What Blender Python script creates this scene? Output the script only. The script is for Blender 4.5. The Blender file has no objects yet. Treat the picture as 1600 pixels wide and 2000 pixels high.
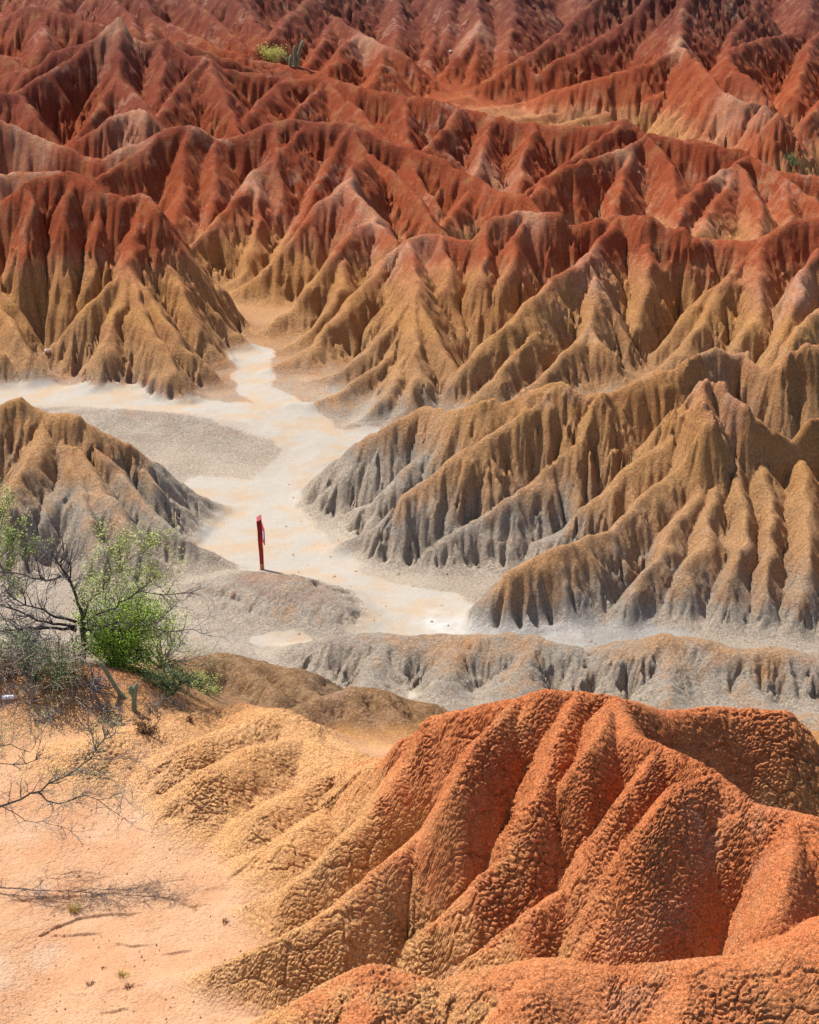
import bpy, math, random
import numpy as np
from mathutils import Vector, Matrix

# ------------------------------------------------------------------ camera
HC, PITCH, FPX = 24.8, math.radians(18.2), 3732.0      # FPX: focal length in photo pixels (photo 1600 x 2000)
scene = bpy.context.scene
col = scene.collection
cam_data = bpy.data.cameras.new('camera')
cam_data.sensor_fit = 'VERTICAL'
cam_data.sensor_height = 24.0
cam_data.lens = 24.0 * FPX / 2000.0
cam_data.clip_start = 0.5
cam_data.clip_end = 2000.0
cam = bpy.data.objects.new('camera', cam_data)
cam.location = (0, 0, HC)
cam.rotation_euler = (math.pi / 2 - PITCH, 0, 0)
col.objects.link(cam)
scene.camera = cam

# ------------------------------------------------------------------ sky and sun
SUN_EL, SUN_AZ = math.radians(62), math.radians(-50)    # azimuth from +Y (away from the camera), negative = to the left
world = bpy.data.worlds.new('World')
scene.world = world
world.use_nodes = True
wn = world.node_tree.nodes
bg = wn['Background']
sky = wn.new('ShaderNodeTexSky')
sky.sky_type = 'NISHITA'
sky.sun_disc = False
sky.sun_elevation = SUN_EL
sky.sun_rotation = SUN_AZ
sky.altitude = 400
sky.dust_density = 2.0
world.node_tree.links.new(sky.outputs[0], bg.inputs[0])
bg.inputs[1].default_value = 0.10
sun_data = bpy.data.lights.new('sun', 'SUN')
sun_data.energy = 4.6
sun_data.angle = math.radians(0.6)
sun_data.color = (1.0, 0.95, 0.87)
sun = bpy.data.objects.new('sun', sun_data)
sdir = Vector((math.sin(SUN_AZ) * math.cos(SUN_EL), math.cos(SUN_AZ) * math.cos(SUN_EL), math.sin(SUN_EL)))
sun.rotation_euler = sdir.to_track_quat('Z', 'Y').to_euler()
sun.location = sdir * 100
col.objects.link(sun)
scene.view_settings.view_transform = 'Standard'
scene.view_settings.look = 'None'
scene.view_settings.gamma = 1.0
scene.view_settings.exposure = 0.78
scene.render.engine = 'CYCLES'
scene.cycles.max_bounces = 4
scene.cycles.diffuse_bounces = 3

# ------------------------------------------------------------------ noise helpers (numpy)
F4 = np.float32
def h32(a):
    a = a.astype(np.uint32)
    a ^= a >> np.uint32(16); a *= np.uint32(0x7feb352d)
    a ^= a >> np.uint32(15); a *= np.uint32(0x846ca68b)
    a ^= a >> np.uint32(16)
    return a
def hash2(i, j, seed=0):
    return h32(i.astype(np.int64).astype(np.uint32) * np.uint32(0x9E3779B1) ^ h32(j.astype(np.int64).astype(np.uint32) + np.uint32((seed * 7919 + 17) & 0xffffffff)))
def u01(h): return (h >> np.uint32(8)).astype(F4) * F4(1 / 16777216.0)
def vnoise(x, y, seed=0):
    i = np.floor(x); j = np.floor(y); fx = (x - i).astype(F4); fy = (y - j).astype(F4)
    fx = fx * fx * fx * (fx * (fx * 6 - 15) + 10); fy = fy * fy * fy * (fy * (fy * 6 - 15) + 10)
    a = u01(hash2(i, j, seed)); b = u01(hash2(i + 1, j, seed)); c = u01(hash2(i, j + 1, seed)); d = u01(hash2(i + 1, j + 1, seed))
    return (a + (b - a) * fx + (c - a) * fy + (a - b - c + d) * fx * fy) * 2 - 1
def fbm(x, y, seed=0, o=4):
    s = 0; a = 1.0; n = 0
    for k in range(o):
        s = s + a * vnoise(x * 2 ** k + 13.7 * k, y * 2 ** k - 7.3 * k, seed + k); n += a; a *= 0.5
    return s / n
def sst(a, b, x):
    t = np.clip((x - a) / (b - a), 0, 1); return t * t * (3 - 2 * t)
def voro3(x, y, z, seed=0):
    """F1, F2 and a random value of the nearest cell."""
    i = np.floor(x); j = np.floor(y); k = np.floor(z)
    f1 = np.full(x.shape, 9, F4); f2 = np.full(x.shape, 9, F4); idv = np.zeros(x.shape, F4)
    for a in (-1, 0, 1):
        for b in (-1, 0, 1):
            for c in (-1, 0, 1):
                h = hash2(i + a, (j + b) + (k + c) * 4099, seed)
                h2 = h32(h + np.uint32(101)); h3 = h32(h + np.uint32(977))
                dx = i + a + u01(h) - x; dy = j + b + u01(h2) - y; dz = k + c + u01(h3) - z
                d = np.sqrt(dx * dx + dy * dy + dz * dz).astype(F4)
                near = d < f1
                f2 = np.where(near, f1, np.minimum(f2, d)); f1 = np.where(near, d, f1)
                idv = np.where(near, u01(h32(h + np.uint32(5))), idv)
    return f1, f2, idv

# ------------------------------------------------------------------ pixel -> place
CP, SP = math.cos(PITCH), math.sin(PITCH)
def ray(u, v):
    a = (u - 800) / FPX; b = (1000 - v) / FPX
    return a, CP + b * SP, -SP + b * CP
def at(u, v, Y):
    dx, dy, dz = ray(u, v); t = Y / dy
    return (t * dx, Y, HC + t * dz)
FY = [0, 24, 41, 46, 53, 57, 60, 80, 88, 105, 125, 150, 190, 240, 300, 400]
FZ = [4.4, 4.6, 5.2, 3.6, 0.3, -0.3, 0, 0, 1.2, 1.8, 2.6, 3.0, 4.5, 7.5, 12, 18]
def floor_h(x, y):
    """The smooth valley floor and, close by, the terrace that the plain lies on."""
    z = np.interp(y, FY, FZ)
    xf = np.asarray(x, dtype=float) - 3
    far = 6.2 - 0.135 * np.clip(xf, 0, 45) + 0.10 * np.clip(xf, -30, 0) + 0.07 * (np.asarray(y, dtype=float) - 160)
    z = z + (far - z) * sst(128, 146, np.asarray(y, dtype=float))                    # the far valley drains to the right
    x = np.asarray(x, dtype=float); y = np.asarray(y, dtype=float)
    chan = np.exp(-((x + 7.6 - 0.12 * (y - 28)) / 1.0) ** 2) * sst(36, 30, y)       # shallow wash on the near left
    z = z - 0.35 * chan + 0.03 * np.clip(x + 3, -6, 8) * sst(44, 38, y)
    left = sst(-3.0, -8.0, x) * sst(41, 44, y) * sst(64, 52, y)                      # thicket bank
    return z + 2.0 * left
def hit(u, v, y0=22.0):
    dx, dy, dz = ray(u, v)
    Y = np.arange(y0, 300, 0.05); t = Y / dy
    below = (HC + t * dz) < floor_h(t * dx, Y)
    k = int(np.argmax(below)) if below.any() else len(Y) - 1
    return at(u, v, float(Y[k]))

# ------------------------------------------------------------------ the ridge skeleton, read off the photograph
# each entry: hill number, slope, crest roundness, crest line as (u, v[, Y | 'f'])
RID = []
STEEP = {0: 1.9, 6: 1.3, 8: 1.35, 9: 1.35, 10: 1.3, 11: 1.5, 12: 1.3, 13: 1.3, 14: 1.6, 15: 1.4, 16: 1.4, 18: 1.2}
def R(hid, s, r, pts):
    if r >= .3: s *= STEEP.get(hid, 1)                     # main crests are steep and narrow, their spurs carry the bulk
    elif hid == 0: s *= 1.6; r += .04
    elif hid in (6, 8, 10, 11, 12, 13, 14): s *= 1.32; r += .08
    if hid == 0: pts = [p if len(p) == 2 or p[2] == 'f' else (p[0], p[1], p[2] - 1.5) for p in pts]
    if hid in (17, 18):
        k = .92 if hid == 17 else .85
        pts = [p if len(p) == 2 or p[2] == 'f' else (p[0], p[1], p[2] * k) for p in pts]
    if 6 <= hid <= 18 and hid != 7: r *= .62
    if hid == 2: s *= 1.5
    RID.append((hid, s, r, pts))

# 0: the near red hill
R(0, 1.15, .35, [(760, 1482, 38.7), (800, 1440), (850, 1402), (950, 1375), (1070, 1345, 36.8), (1200, 1360, 37), (1300, 1387), (1440, 1380, 38.8), (1530, 1385), (1556, 1412, 38.8), (1600, 1560, 38)])
R(0, 1.1, .35, [(1200, 1360, 37), (1232, 1428, 35), (1330, 1470), (1400, 1512, 33.4), (1480, 1562), (1640, 1605, 31.8)])
R(0, 1.1, .22, [(850, 1402, 38.0), (800, 1490), (740, 1570), (660, 1650), (580, 1720), (450, 1785, 'f')])
R(0, 1.25, .20, [(1070, 1345, 36.8), (990, 1440), (930, 1510), (860, 1590), (740, 1700), (560, 1825), (330, 1925, 'f')])
R(0, 1.3, .16, [(1010, 1372, 36.8), (930, 1450), (895, 1530), (850, 1600, 35.4)])
R(0, 1.3, .18, [(1130, 1355, 36.8), (1075, 1470), (1050, 1560), (1000, 1640, 34.3)])
R(0, 1.25, .2, [(1232, 1428, 35), (1130, 1520), (1070, 1610), (960, 1700), (860, 1800), (740, 1885, 'f')])
R(0, 1.3, .16, [(1180, 1380, 36), (1150, 1460), (1120, 1540, 34.8)])
R(0, 1.25, .2, [(1330, 1470, 34.2), (1275, 1560), (1190, 1680), (1050, 1775), (930, 1870), (840, 1950, 'f')])
R(0, 1.25, .16, [(1290, 1455, 34.5), (1215, 1570), (1150, 1650, 33.3)])
R(0, 1.25, .25, [(1400, 1512, 33.4), (1330, 1535), (1270, 1610), (1240, 1700, 32.8)])
R(0, 1.2, .22, [(1480, 1562, 32.8), (1420, 1600), (1370, 1700), (1290, 1800), (1190, 1900, 'f')])
R(0, 1.3, .2, [(1560, 1590, 32.2), (1545, 1690), (1525, 1780), (1510, 1850, 31.4)])
# 1: the low ridge right under the viewpoint
R(1, .95, .5, [(540, 2010, 27.6), (640, 1945, 28), (735, 1892, 28.2), (860, 1928), (950, 1902), (1060, 1882), (1200, 1892), (1340, 1884), (1480, 1880, 27.6), (1560, 1840), (1660, 1790, 28)])
R(1, 1.0, .3, [(735, 1892, 28.2), (720, 1960), (690, 2050, 26.4)])
R(1, 1.0, .3, [(1060, 1882, 27.9), (1020, 1960), (980, 2060, 26)])
R(1, 1.0, .3, [(1340, 1884, 27.7), (1330, 1970), (1300, 2080, 25.6)])
# 2: ochre fans on the terrace edge
R(2, .62, .5, [(760, 1482, 37.4), (680, 1478), (600, 1440, 41), (540, 1385), (470, 1375, 43), (380, 1392), (300, 1400, 43)])
R(2, .62, .3, [(700, 1478, 39), (610, 1530), (520, 1580), (415, 1622, 'f')])
R(2, .65, .3, [(735, 1482, 38.2), (650, 1575), (560, 1640), (420, 1695, 'f')])
R(2, .55, .4, [(600, 1440, 41), (500, 1460), (420, 1500), (340, 1560, 'f')])
R(2, .5, .4, [(540, 1385, 42), (460, 1420), (380, 1450), (290, 1490, 'f')])
R(2, .45, .5, [(380, 1392, 43), (290, 1420), (200, 1440), (60, 1480, 'f')])
R(2, .6, .3, [(540, 1385, 42), (600, 1410), (640, 1440, 41.5), (700, 1475, 40.2)])
# 3: brown mounds between terrace and valley
R(3, .85, .4, [(560, 1385, 45), (620, 1360), (690, 1343, 46.5), (760, 1352), (830, 1375), (870, 1400, 47)])
R(3, .9, .25, [(690, 1343, 46.5), (700, 1400), (740, 1460, 43)])
R(3, .9, .2, [(740, 1350, 46.6), (780, 1400), (800, 1450, 44)])
R(3, .8, .4, [(330, 1300, 53), (430, 1277, 54.5), (520, 1290), (600, 1312), (655, 1340, 54)])
R(3, .8, .25, [(470, 1283, 54.5), (500, 1320), (540, 1360, 51)])
R(3, .8, .25, [(560, 1300, 54.4), (600, 1335), (620, 1365, 51.5)])
# 4: grey ridge beyond the red hill
R(4, .75, .6, [(590, 1262, 59.5), (660, 1246, 59), (760, 1243), (900, 1245, 58.5), (1040, 1250), (1090, 1262), (1130, 1290, 58), (1200, 1258), (1300, 1241, 57.6), (1420, 1262), (1520, 1268), (1680, 1282, 57)])
R(4, .75, .35, [(760, 1243, 58.9), (745, 1290), (720, 1350, 55.8)])
R(4, .75, .35, [(900, 1245, 58.5), (880, 1310), (860, 1370, 55.2)])
R(4, .75, .35, [(1040, 1250, 58.2), (1010, 1310), (990, 1380, 55)])
R(4, .8, .3, [(1320, 1243, 57.6), (1300, 1300), (1290, 1370, 54.6)])
R(4, .8, .35, [(1470, 1266, 57.4), (1450, 1320), (1500, 1390, 54.4)])
R(4, .6, .5, [(1540, 1405, 52.5), (1620, 1400), (1700, 1410, 52)])
# 5: grey mound below the post
R(5, .55, .9, [(330, 1185, 64), (420, 1137, 65), (490, 1119, 65.2), (560, 1128), (620, 1162), (680, 1225, 62)])
R(5, .6, .4, [(500, 1121, 65.2), (520, 1180), (560, 1240, 'f')])
R(5, .6, .4, [(400, 1146, 64.8), (420, 1200), (440, 1250, 'f')])
# 6: left cone
R(6, .9, .4, [(-90, 850, 74), (-30, 800, 74), (40, 779, 74.4), (95, 805, 74.2), (150, 815), (240, 862), (340, 932), (432, 992, 'f')])
R(6, 1.0, .25, [(95, 808, 74.2), (60, 890), (10, 960), (-40, 1010, 69)])
R(6, 1.0, .25, [(110, 840, 73.4), (115, 930), (75, 1020), (40, 1100, 'f')])
R(6, 1.0, .25, [(110, 840, 73.4), (190, 950), (270, 1060), (345, 1140, 'f')])
R(6, 1.0, .22, [(112, 845, 73.3), (150, 950), (200, 1070), (250, 1150, 'f')])
R(6, 1.0, .25, [(150, 830, 73.7), (250, 950), (350, 1050), (475, 1116, 'f')])
R(6, 1.0, .22, [(200, 845, 74), (300, 940), (400, 1030, 'f')])
# 7: pale bank under the upper path
R(7, .30, 1.2, [(150, 812, 86), (330, 812, 86), (460, 828), (560, 850, 84.5), (640, 895, 82)])
# 8: left fluted hill with the ochre cone
R(8, 1.25, .5, [(-60, 440, 101), (0, 395, 101.5), (50, 352), (140, 336, 102.5), (195, 368), (240, 386), (275, 377, 102), (305, 400), (325, 460), (365, 535), (420, 605), (492, 678, 'f')])
R(8, 1.1, .25, [(275, 377, 102), (262, 450), (243, 515, 97.2), (180, 590), (110, 668), (70, 720, 'f')])
R(8, 1.1, .22, [(243, 515, 97.2), (300, 590), (375, 685), (440, 755, 'f')])
R(8, 1.1, .22, [(243, 520, 97), (225, 620), (190, 720), (150, 765, 'f')])
R(8, 1.1, .22, [(246, 525, 97), (300, 640), (345, 720), (365, 785, 'f')])
R(8, 1.1, .22, [(300, 395, 101.7), (330, 520), (390, 640), (455, 720, 'f')])
R(8, 1.5, .2, [(60, 350, 102), (50, 430), (55, 520, 98.6)])
R(8, 1.5, .2, [(140, 336, 102.5), (125, 430), (140, 540, 98)])
R(8, 1.5, .2, [(195, 368, 102.2), (190, 450), (165, 560, 97.6)])
R(8, 1.0, .3, [(-60, 480, 100), (0, 555), (50, 635), (100, 700, 'f')])
R(8, 1.0, .3, [(-60, 560, 97), (0, 610), (60, 680), (120, 750, 'f')])
R(8, 1.0, .3, [(-60, 640, 94), (0, 690), (60, 755, 'f')])
# 9: second row, red over ochre
R(9, 1.25, .5, [(-60, 210, 124), (0, 232, 124), (50, 257), (120, 282), (200, 312, 122), (240, 287), (285, 275), (330, 250), (372, 245, 124), (420, 271), (480, 262), (540, 236), (600, 236, 126), (690, 242, 126), (760, 275), (830, 300, 124), (900, 332), (960, 366), (1030, 386), (1060, 415, 116)])
R(9, 1.2, .3, [(330, 252, 123.8), (250, 310), (190, 345), (120, 333, 117), (0, 338, 116), (-60, 345, 116)])
R(9, 1.4, .25, [(372, 245, 124), (360, 330), (345, 430), (335, 490, 115)])
R(9, 1.4, .22, [(425, 270, 124.4), (415, 350), (400, 430, 117)])
R(9, 1.2, .25, [(600, 238, 126), (530, 310), (492, 342, 120.5), (450, 395), (400, 450), (340, 505, 112)])
R(9, 1.2, .22, [(492, 342, 120.5), (500, 420), (490, 500), (430, 585, 110)])
R(9, 1.2, .25, [(690, 242, 126), (640, 320), (600, 400), (560, 470), (520, 540), (440, 592, 109)])
R(9, 1.2, .25, [(690, 242, 126), (715, 300), (770, 345), (820, 398), (862, 452, 113)])
R(9, 1.4, .22, [(540, 236, 125.8), (535, 320), (545, 400, 119)])
R(9, 1.3, .22, [(800, 290, 125), (810, 350), (850, 400, 118)])
R(9, 1.2, .25, [(930, 350, 122.5), (900, 395), (860, 440, 116)])
# 10: knobby middle spur
R(10, 1.15, .3, [(715, 305, 119), (672, 358, 113), (625, 395), (590, 440), (520, 530), (425, 592, 'f')])
R(10, 1.1, .3, [(672, 358, 113), (715, 395), (735, 432, 108), (690, 446), (640, 515), (560, 610), (490, 655, 'f')])
R(10, 1.2, .25, [(735, 434, 108), (780, 468), (792, 500, 104)])
R(10, 1.1, .25, [(690, 446, 107), (660, 560), (600, 650), (545, 690, 'f')])
# 11: central hill with the ribbed cone
R(11, 1.2, .35, [(735, 520, 101), (760, 495, 101), (800, 470), (840, 458, 101.5), (920, 466), (960, 432), (1020, 410, 101.5), (1060, 416), (1095, 414), (1112, 440), (1160, 428), (1210, 420, 103), (1270, 422), (1300, 446), (1340, 440), (1362, 460), (1400, 466, 102), (1480, 472), (1540, 432, 101), (1680, 415, 101)])
R(11, 1.0, .22, [(805, 470, 101), (800, 572, 94.5), (700, 690), (600, 750), (528, 752, 'f')])
R(11, 1.05, .18, [(800, 572, 94.5), (760, 690), (660, 770), (580, 800, 'f')])
R(11, 1.05, .18, [(800, 572, 94.5), (790, 700), (740, 790), (690, 835, 'f')])
R(11, 1.05, .18, [(802, 572, 94.5), (815, 690), (800, 790), (780, 835, 'f')])
R(11, 1.05, .2, [(802, 572, 94.5), (850, 650), (895, 740), (912, 790, 'f')])
R(11, 1.0, .22, [(750, 505, 101), (680, 590), (600, 680), (515, 730, 'f')])
R(11, 1.35, .22, [(870, 462, 101.3), (870, 560), (890, 650, 95)])
R(11, 1.35, .2, [(960, 432, 101.4), (940, 540), (920, 620, 95.5)])
R(11, 1.35, .2, [(1030, 412, 101.5), (1000, 500), (960, 590, 96)])
# 12: second central hill
R(12, 1.1, .25, [(1210, 420, 103), (1140, 505, 97), (1050, 572), (970, 650), (890, 740), (850, 800, 'f')])
R(12, 1.1, .22, [(1140, 505, 97), (1085, 595), (1020, 680), (940, 770), (880, 815, 'f')])
R(12, 1.1, .22, [(1140, 505, 97), (1180, 570), (1215, 640), (1222, 715, 'f')])
R(12, 1.05, .22, [(1160, 540, 96), (1150, 640, 92.5), (1060, 740), (960, 805, 'f')])
R(12, 1.05, .22, [(1150, 640, 92.5), (1200, 700), (1228, 740, 'f')])
R(12, 1.3, .25, [(1270, 424, 103), (1265, 520), (1240, 640, 95)])
# 13: right red hill
R(13, 1.1, .25, [(1540, 432, 101), (1480, 490), (1430, 530), (1350, 600), (1290, 680), (1226, 722, 'f')])
R(13, 1.1, .25, [(1430, 530, 97), (1390, 600), (1330, 690), (1260, 740, 'f')])
R(13, 1.25, .25, [(1490, 480, 99), (1480, 580), (1440, 680, 92)])
R(13, 1.2, .25, [(1660, 450, 100), (1600, 480), (1555, 560), (1520, 670), (1480, 740, 89)])
R(13, 1.2, .25, [(1680, 560, 96), (1600, 600), (1550, 660), (1510, 720, 89)])
# 14: near right ochre hill with eroded crest
R(14, 2.2, .12, [(1700, 800, 70.6), (1640, 810), (1590, 815), (1545, 858), (1505, 842), (1465, 800), (1420, 765), (1395, 742, 71), (1368, 740, 71)])
R(14, 1.3, .35, [(1366, 716, 76), (1372, 690, 78), (1400, 676, 78.5), (1450, 690, 79), (1490, 722), (1540, 690), (1600, 672), (1700, 660, 79.5)])
R(14, 1.0, .3, [(1372, 706, 75.5), (1300, 727, 74.5), (1200, 757), (1155, 772), (1105, 742, 73.8), (1010, 778), (900, 800), (830, 794, 76), (750, 840), (660, 892), (582, 965, 'f')])
R(14, 1.0, .25, [(1105, 742, 73.8), (1000, 826), (900, 878), (790, 965), (710, 1040), (625, 1078, 'f')])
R(14, 1.0, .25, [(1185, 762, 73.2), (1125, 870), (1010, 965), (890, 1035), (800, 1075), (690, 1100, 'f')])
R(14, 1.0, .22, [(900, 800, 75.3), (830, 880), (740, 960), (650, 1020, 'f')])
R(14, 1.05, .25, [(1372, 742, 71), (1330, 835), (1200, 950), (1100, 1025), (975, 1095, 'f')])
R(14, 1.1, .25, [(1390, 875, 69.3), (1280, 955), (1205, 1035), (1080, 1070), (1000, 1115), (890, 1222, 'f')])
R(14, 1.2, .2, [(1395, 890, 69), (1335, 1000), (1290, 1090), (1230, 1150), (1165, 1215, 'f')])
R(14, 1.3, .2, [(1400, 885, 69), (1380, 1010), (1340, 1120), (1280, 1215, 'f')])
R(14, 1.3, .2, [(1430, 890, 69), (1440, 1020), (1420, 1130), (1400, 1225, 'f')])
R(14, 1.3, .2, [(1490, 895, 69), (1500, 1030), (1480, 1140), (1440, 1230, 'f')])
R(14, 1.3, .2, [(1560, 895, 69), (1570, 1030), (1560, 1150), (1545, 1235, 'f')])
R(14, 1.3, .2, [(1640, 890, 69), (1640, 1030), (1620, 1150), (1600, 1240, 'f')])
R(14, 1.4, .3, [(1368, 742, 71), (1385, 820), (1392, 890, 69.1)])
# 15: third row, deep red
R(15, 1.15, .5, [(-90, 250, 142), (0, 192, 143), (100, 100, 147), (180, 76), (228, 34, 149), (250, 68), (285, 80), (325, 74, 150), (370, 110), (402, 104, 149), (440, 134), (500, 140), (560, 150, 150), (625, 150, 150), (690, 166), (760, 181), (830, 190), (900, 206, 144), (960, 226), (1040, 241), (1120, 246, 140), (1180, 240), (1222, 231, 139), (1262, 258), (1310, 268), (1400, 280, 136), (1462, 300), (1500, 330), (1600, 342, 134), (1700, 350, 134)])
R(15, 1.1, .3, [(180, 80, 148), (120, 125), (50, 165), (-40, 215, 140)])
R(15, 1.1, .3, [(228, 45, 149), (232, 110), (228, 150, 143), (170, 240), (120, 300, 133)])
R(15, 1.1, .25, [(228, 150, 143), (280, 200), (325, 260, 135)])
R(15, 1.1, .25, [(402, 106, 149), (360, 165), (305, 228), (280, 275, 134)])
R(15, 1.1, .25, [(402, 106, 149), (440, 185), (475, 262, 136)])
R(15, 1.2, .25, [(315, 78, 150), (318, 150), (305, 200, 141)])
R(15, 1.1, .25, [(560, 150, 150), (520, 185), (480, 240, 139)])
R(15, 1.1, .25, [(640, 155, 150), (600, 190), (560, 235, 140)])
R(15, 1.1, .25, [(640, 155, 150), (690, 210), (760, 275, 136)])
R(15, 1.2, .25, [(790, 186, 147), (790, 250), (800, 300, 136)])
R(15, 1.2, .25, [(900, 206, 144), (860, 260), (830, 300, 134)])
R(15, 1.3, .25, [(960, 226, 143), (945, 290), (930, 345, 133)])
R(15, 1.3, .25, [(1040, 241, 141), (1020, 310), (1005, 380, 131)])
R(15, 1.2, .25, [(1222, 231, 139), (1160, 275), (1100, 320), (1020, 385, 129)])
R(15, 1.0, .3, [(-60, 190, 133), (0, 182), (40, 186, 133), (75, 225), (110, 270, 129)])
R(15, 1.0, .3, [(150, 275, 130), (200, 235), (250, 213, 132), (285, 220), (325, 255, 130)])
# 16: right part of the second row
R(16, 1.15, .4, [(1262, 258, 137), (1230, 285, 131), (1180, 300), (1110, 322), (1060, 352), (1025, 390, 122)])
R(16, 1.3, .25, [(1230, 288, 131), (1215, 350), (1205, 430, 120)])
R(16, 1.3, .25, [(1275, 270, 133), (1320, 345), (1325, 430, 120)])
R(16, 1.15, .4, [(1462, 302, 133), (1425, 325, 129), (1380, 350), (1340, 395), (1320, 450, 118)])
R(16, 1.2, .25, [(1430, 325, 129), (1400, 390), (1360, 460, 118)])
R(16, 1.3, .25, [(1440, 318, 129.5), (1475, 390), (1470, 470, 118)])
R(16, 1.15, .4, [(1462, 302, 133), (1540, 350), (1600, 395), (1680, 440, 122)])
R(16, 1.2, .25, [(1540, 350, 129), (1540, 420), (1530, 460, 120)])
# 17: far hills
R(17, 1.1, .5, [(-60, 60, 175), (0, 35, 176), (60, 8), (110, 22), (165, 40), (210, 50, 172)])
R(17, 1.1, .4, [(60, 8, 178), (90, 70), (60, 110, 165)])
R(17, 1.1, .4, [(270, -30, 195), (300, 30), (360, 60), (430, 95), (480, 108, 178)])
R(17, 1.1, .4, [(330, -30, 200), (400, 20), (460, 70), (490, 100, 180)])
R(17, 1.0, .4, [(700, -60, 215), (600, 0), (540, 55), (490, 108, 181)])
R(17, 1.0, .4, [(600, 0, 205), (650, 30), (700, 62), (745, 88, 190), (800, 110), (862, 175, 'f')])
R(17, 1.1, .3, [(650, 30, 201), (620, 90), (600, 125, 184)])
R(17, 1.1, .3, [(700, 62, 195), (660, 100), (640, 140, 181)])
R(17, 1.1, .3, [(750, 88, 190), (740, 130), (720, 165, 180)])
R(17, 1.2, .4, [(800, 30, 215), (850, 50), (835, 110), (845, 150, 192)])
R(17, 1.1, .3, [(930, -20, 215), (932, 55, 200), (885, 120), (858, 172, 'f')])
R(17, 1.1, .3, [(932, 55, 200), (930, 120), (905, 180, 'f')])
R(17, 1.1, .3, [(932, 55, 200), (975, 120), (990, 160, 'f')])
R(17, .8, .8, [(470, 112, 172), (540, 124, 175), (600, 134, 174), (700, 172, 172)])
R(17, 1.1, .4, [(-60, 100, 168), (20, 110), (70, 150, 158)])
R(17, 1.1, .4, [(110, 22, 183), (150, 80), (130, 120, 170)])
R(17, 1.1, .4, [(200, -40, 205), (230, 10), (270, 60, 178)])
R(17, 1.1, .4, [(420, -60, 215), (470, 10), (520, 60, 190)])
R(17, 1.1, .4, [(300, 30, 193), (290, 70), (300, 95, 175)])
R(17, 1.1, .4, [(760, -40, 222), (780, 30), (770, 80, 195)])
R(17, 1.1, .4, [(870, -60, 225), (880, 20), (860, 90, 200)])
R(17, 1.1, .4, [(1010, -60, 222), (1000, 30), (985, 110, 195)])
R(15, 1.1, .3, [(345, 78, 153), (440, 110), (500, 136, 155), (560, 130, 156), (612, 150, 154)])
# 18: far right hill of long spurs
R(18, 1.0, .4, [(1230, -60, 222), (1140, 20), (1060, 85), (960, 150), (880, 190, 'f')])
R(18, 1.0, .35, [(1290, -40, 222), (1210, 50), (1110, 105), (1020, 160), (940, 195, 'f')])
R(18, 1.0, .35, [(1400, -80, 222), (1330, 20, 210), (1325, 90, 200), (1230, 135), (1120, 165), (990, 215, 'f')])
R(18, 1.0, .35, [(1325, 90, 200), (1300, 130), (1200, 175), (1080, 225, 'f')])
R(18, 1.0, .35, [(1325, 90, 200), (1370, 130), (1435, 190, 180), (1500, 205), (1545, 245), (1590, 290, 'f')])
R(18, 1.0, .35, [(1370, 135, 195), (1310, 170), (1230, 205), (1150, 235, 'f')])
R(18, 1.1, .3, [(1435, 190, 180), (1370, 215), (1320, 260, 'f')])
R(18, 1.1, .3, [(1500, 205, 176), (1450, 250), (1420, 290, 'f')])
R(18, 1.1, .3, [(1520, 220, 174), (1515, 280), (1490, 320, 'f')])
R(18, 1.1, .4, [(1560, 60, 210), (1420, 100), (1480, 170), (1500, 200, 182)])
R(18, 1.1, .4, [(1480, 0, 222), (1420, 95, 208), (1440, 150, 196)])
R(18, 1.1, .4, [(1600, 60, 212), (1570, 120), (1550, 190, 186)])
R(18, 1.1, .4, [(1680, 130, 200), (1600, 200), (1570, 260, 178)])
for pts in ([(1010, 165, 176), (930, 190), (860, 198, 166)], [(1080, 185, 172), (990, 207), (910, 214, 162)], [(1150, 205, 168), (1060, 224), (980, 232, 158)], [(1200, 217, 164), (1120, 238), (1060, 246, 154)], [(840, 150, 182), (820, 172), (790, 186, 168)], [(760, 130, 184), (740, 160), (700, 178, 168)]):
    RID.append((18, .9, .3, pts))
# 19: the scarp that closes the view
R(19, .95, 1.5, [(-500, -220, 262), (0, -200, 258), (300, -210, 262), (620, -190, 256), (900, -150, 250), (1200, -200, 252), (1500, -190, 250), (2100, -210, 255)])
for k, (u, v, Y) in enumerate([(120, -190, 256), (480, -200, 256), (760, -170, 250), (840, -160, 250), (1050, -170, 250), (1130, -180, 250), (1430, -190, 250), (1580, -190, 250)]):
    R(19, 1.1, .5, [(u, v, Y), (u + 10, v + 110), (u - 15 + 12 * (k % 3), v + 215, Y - 32)])

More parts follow.
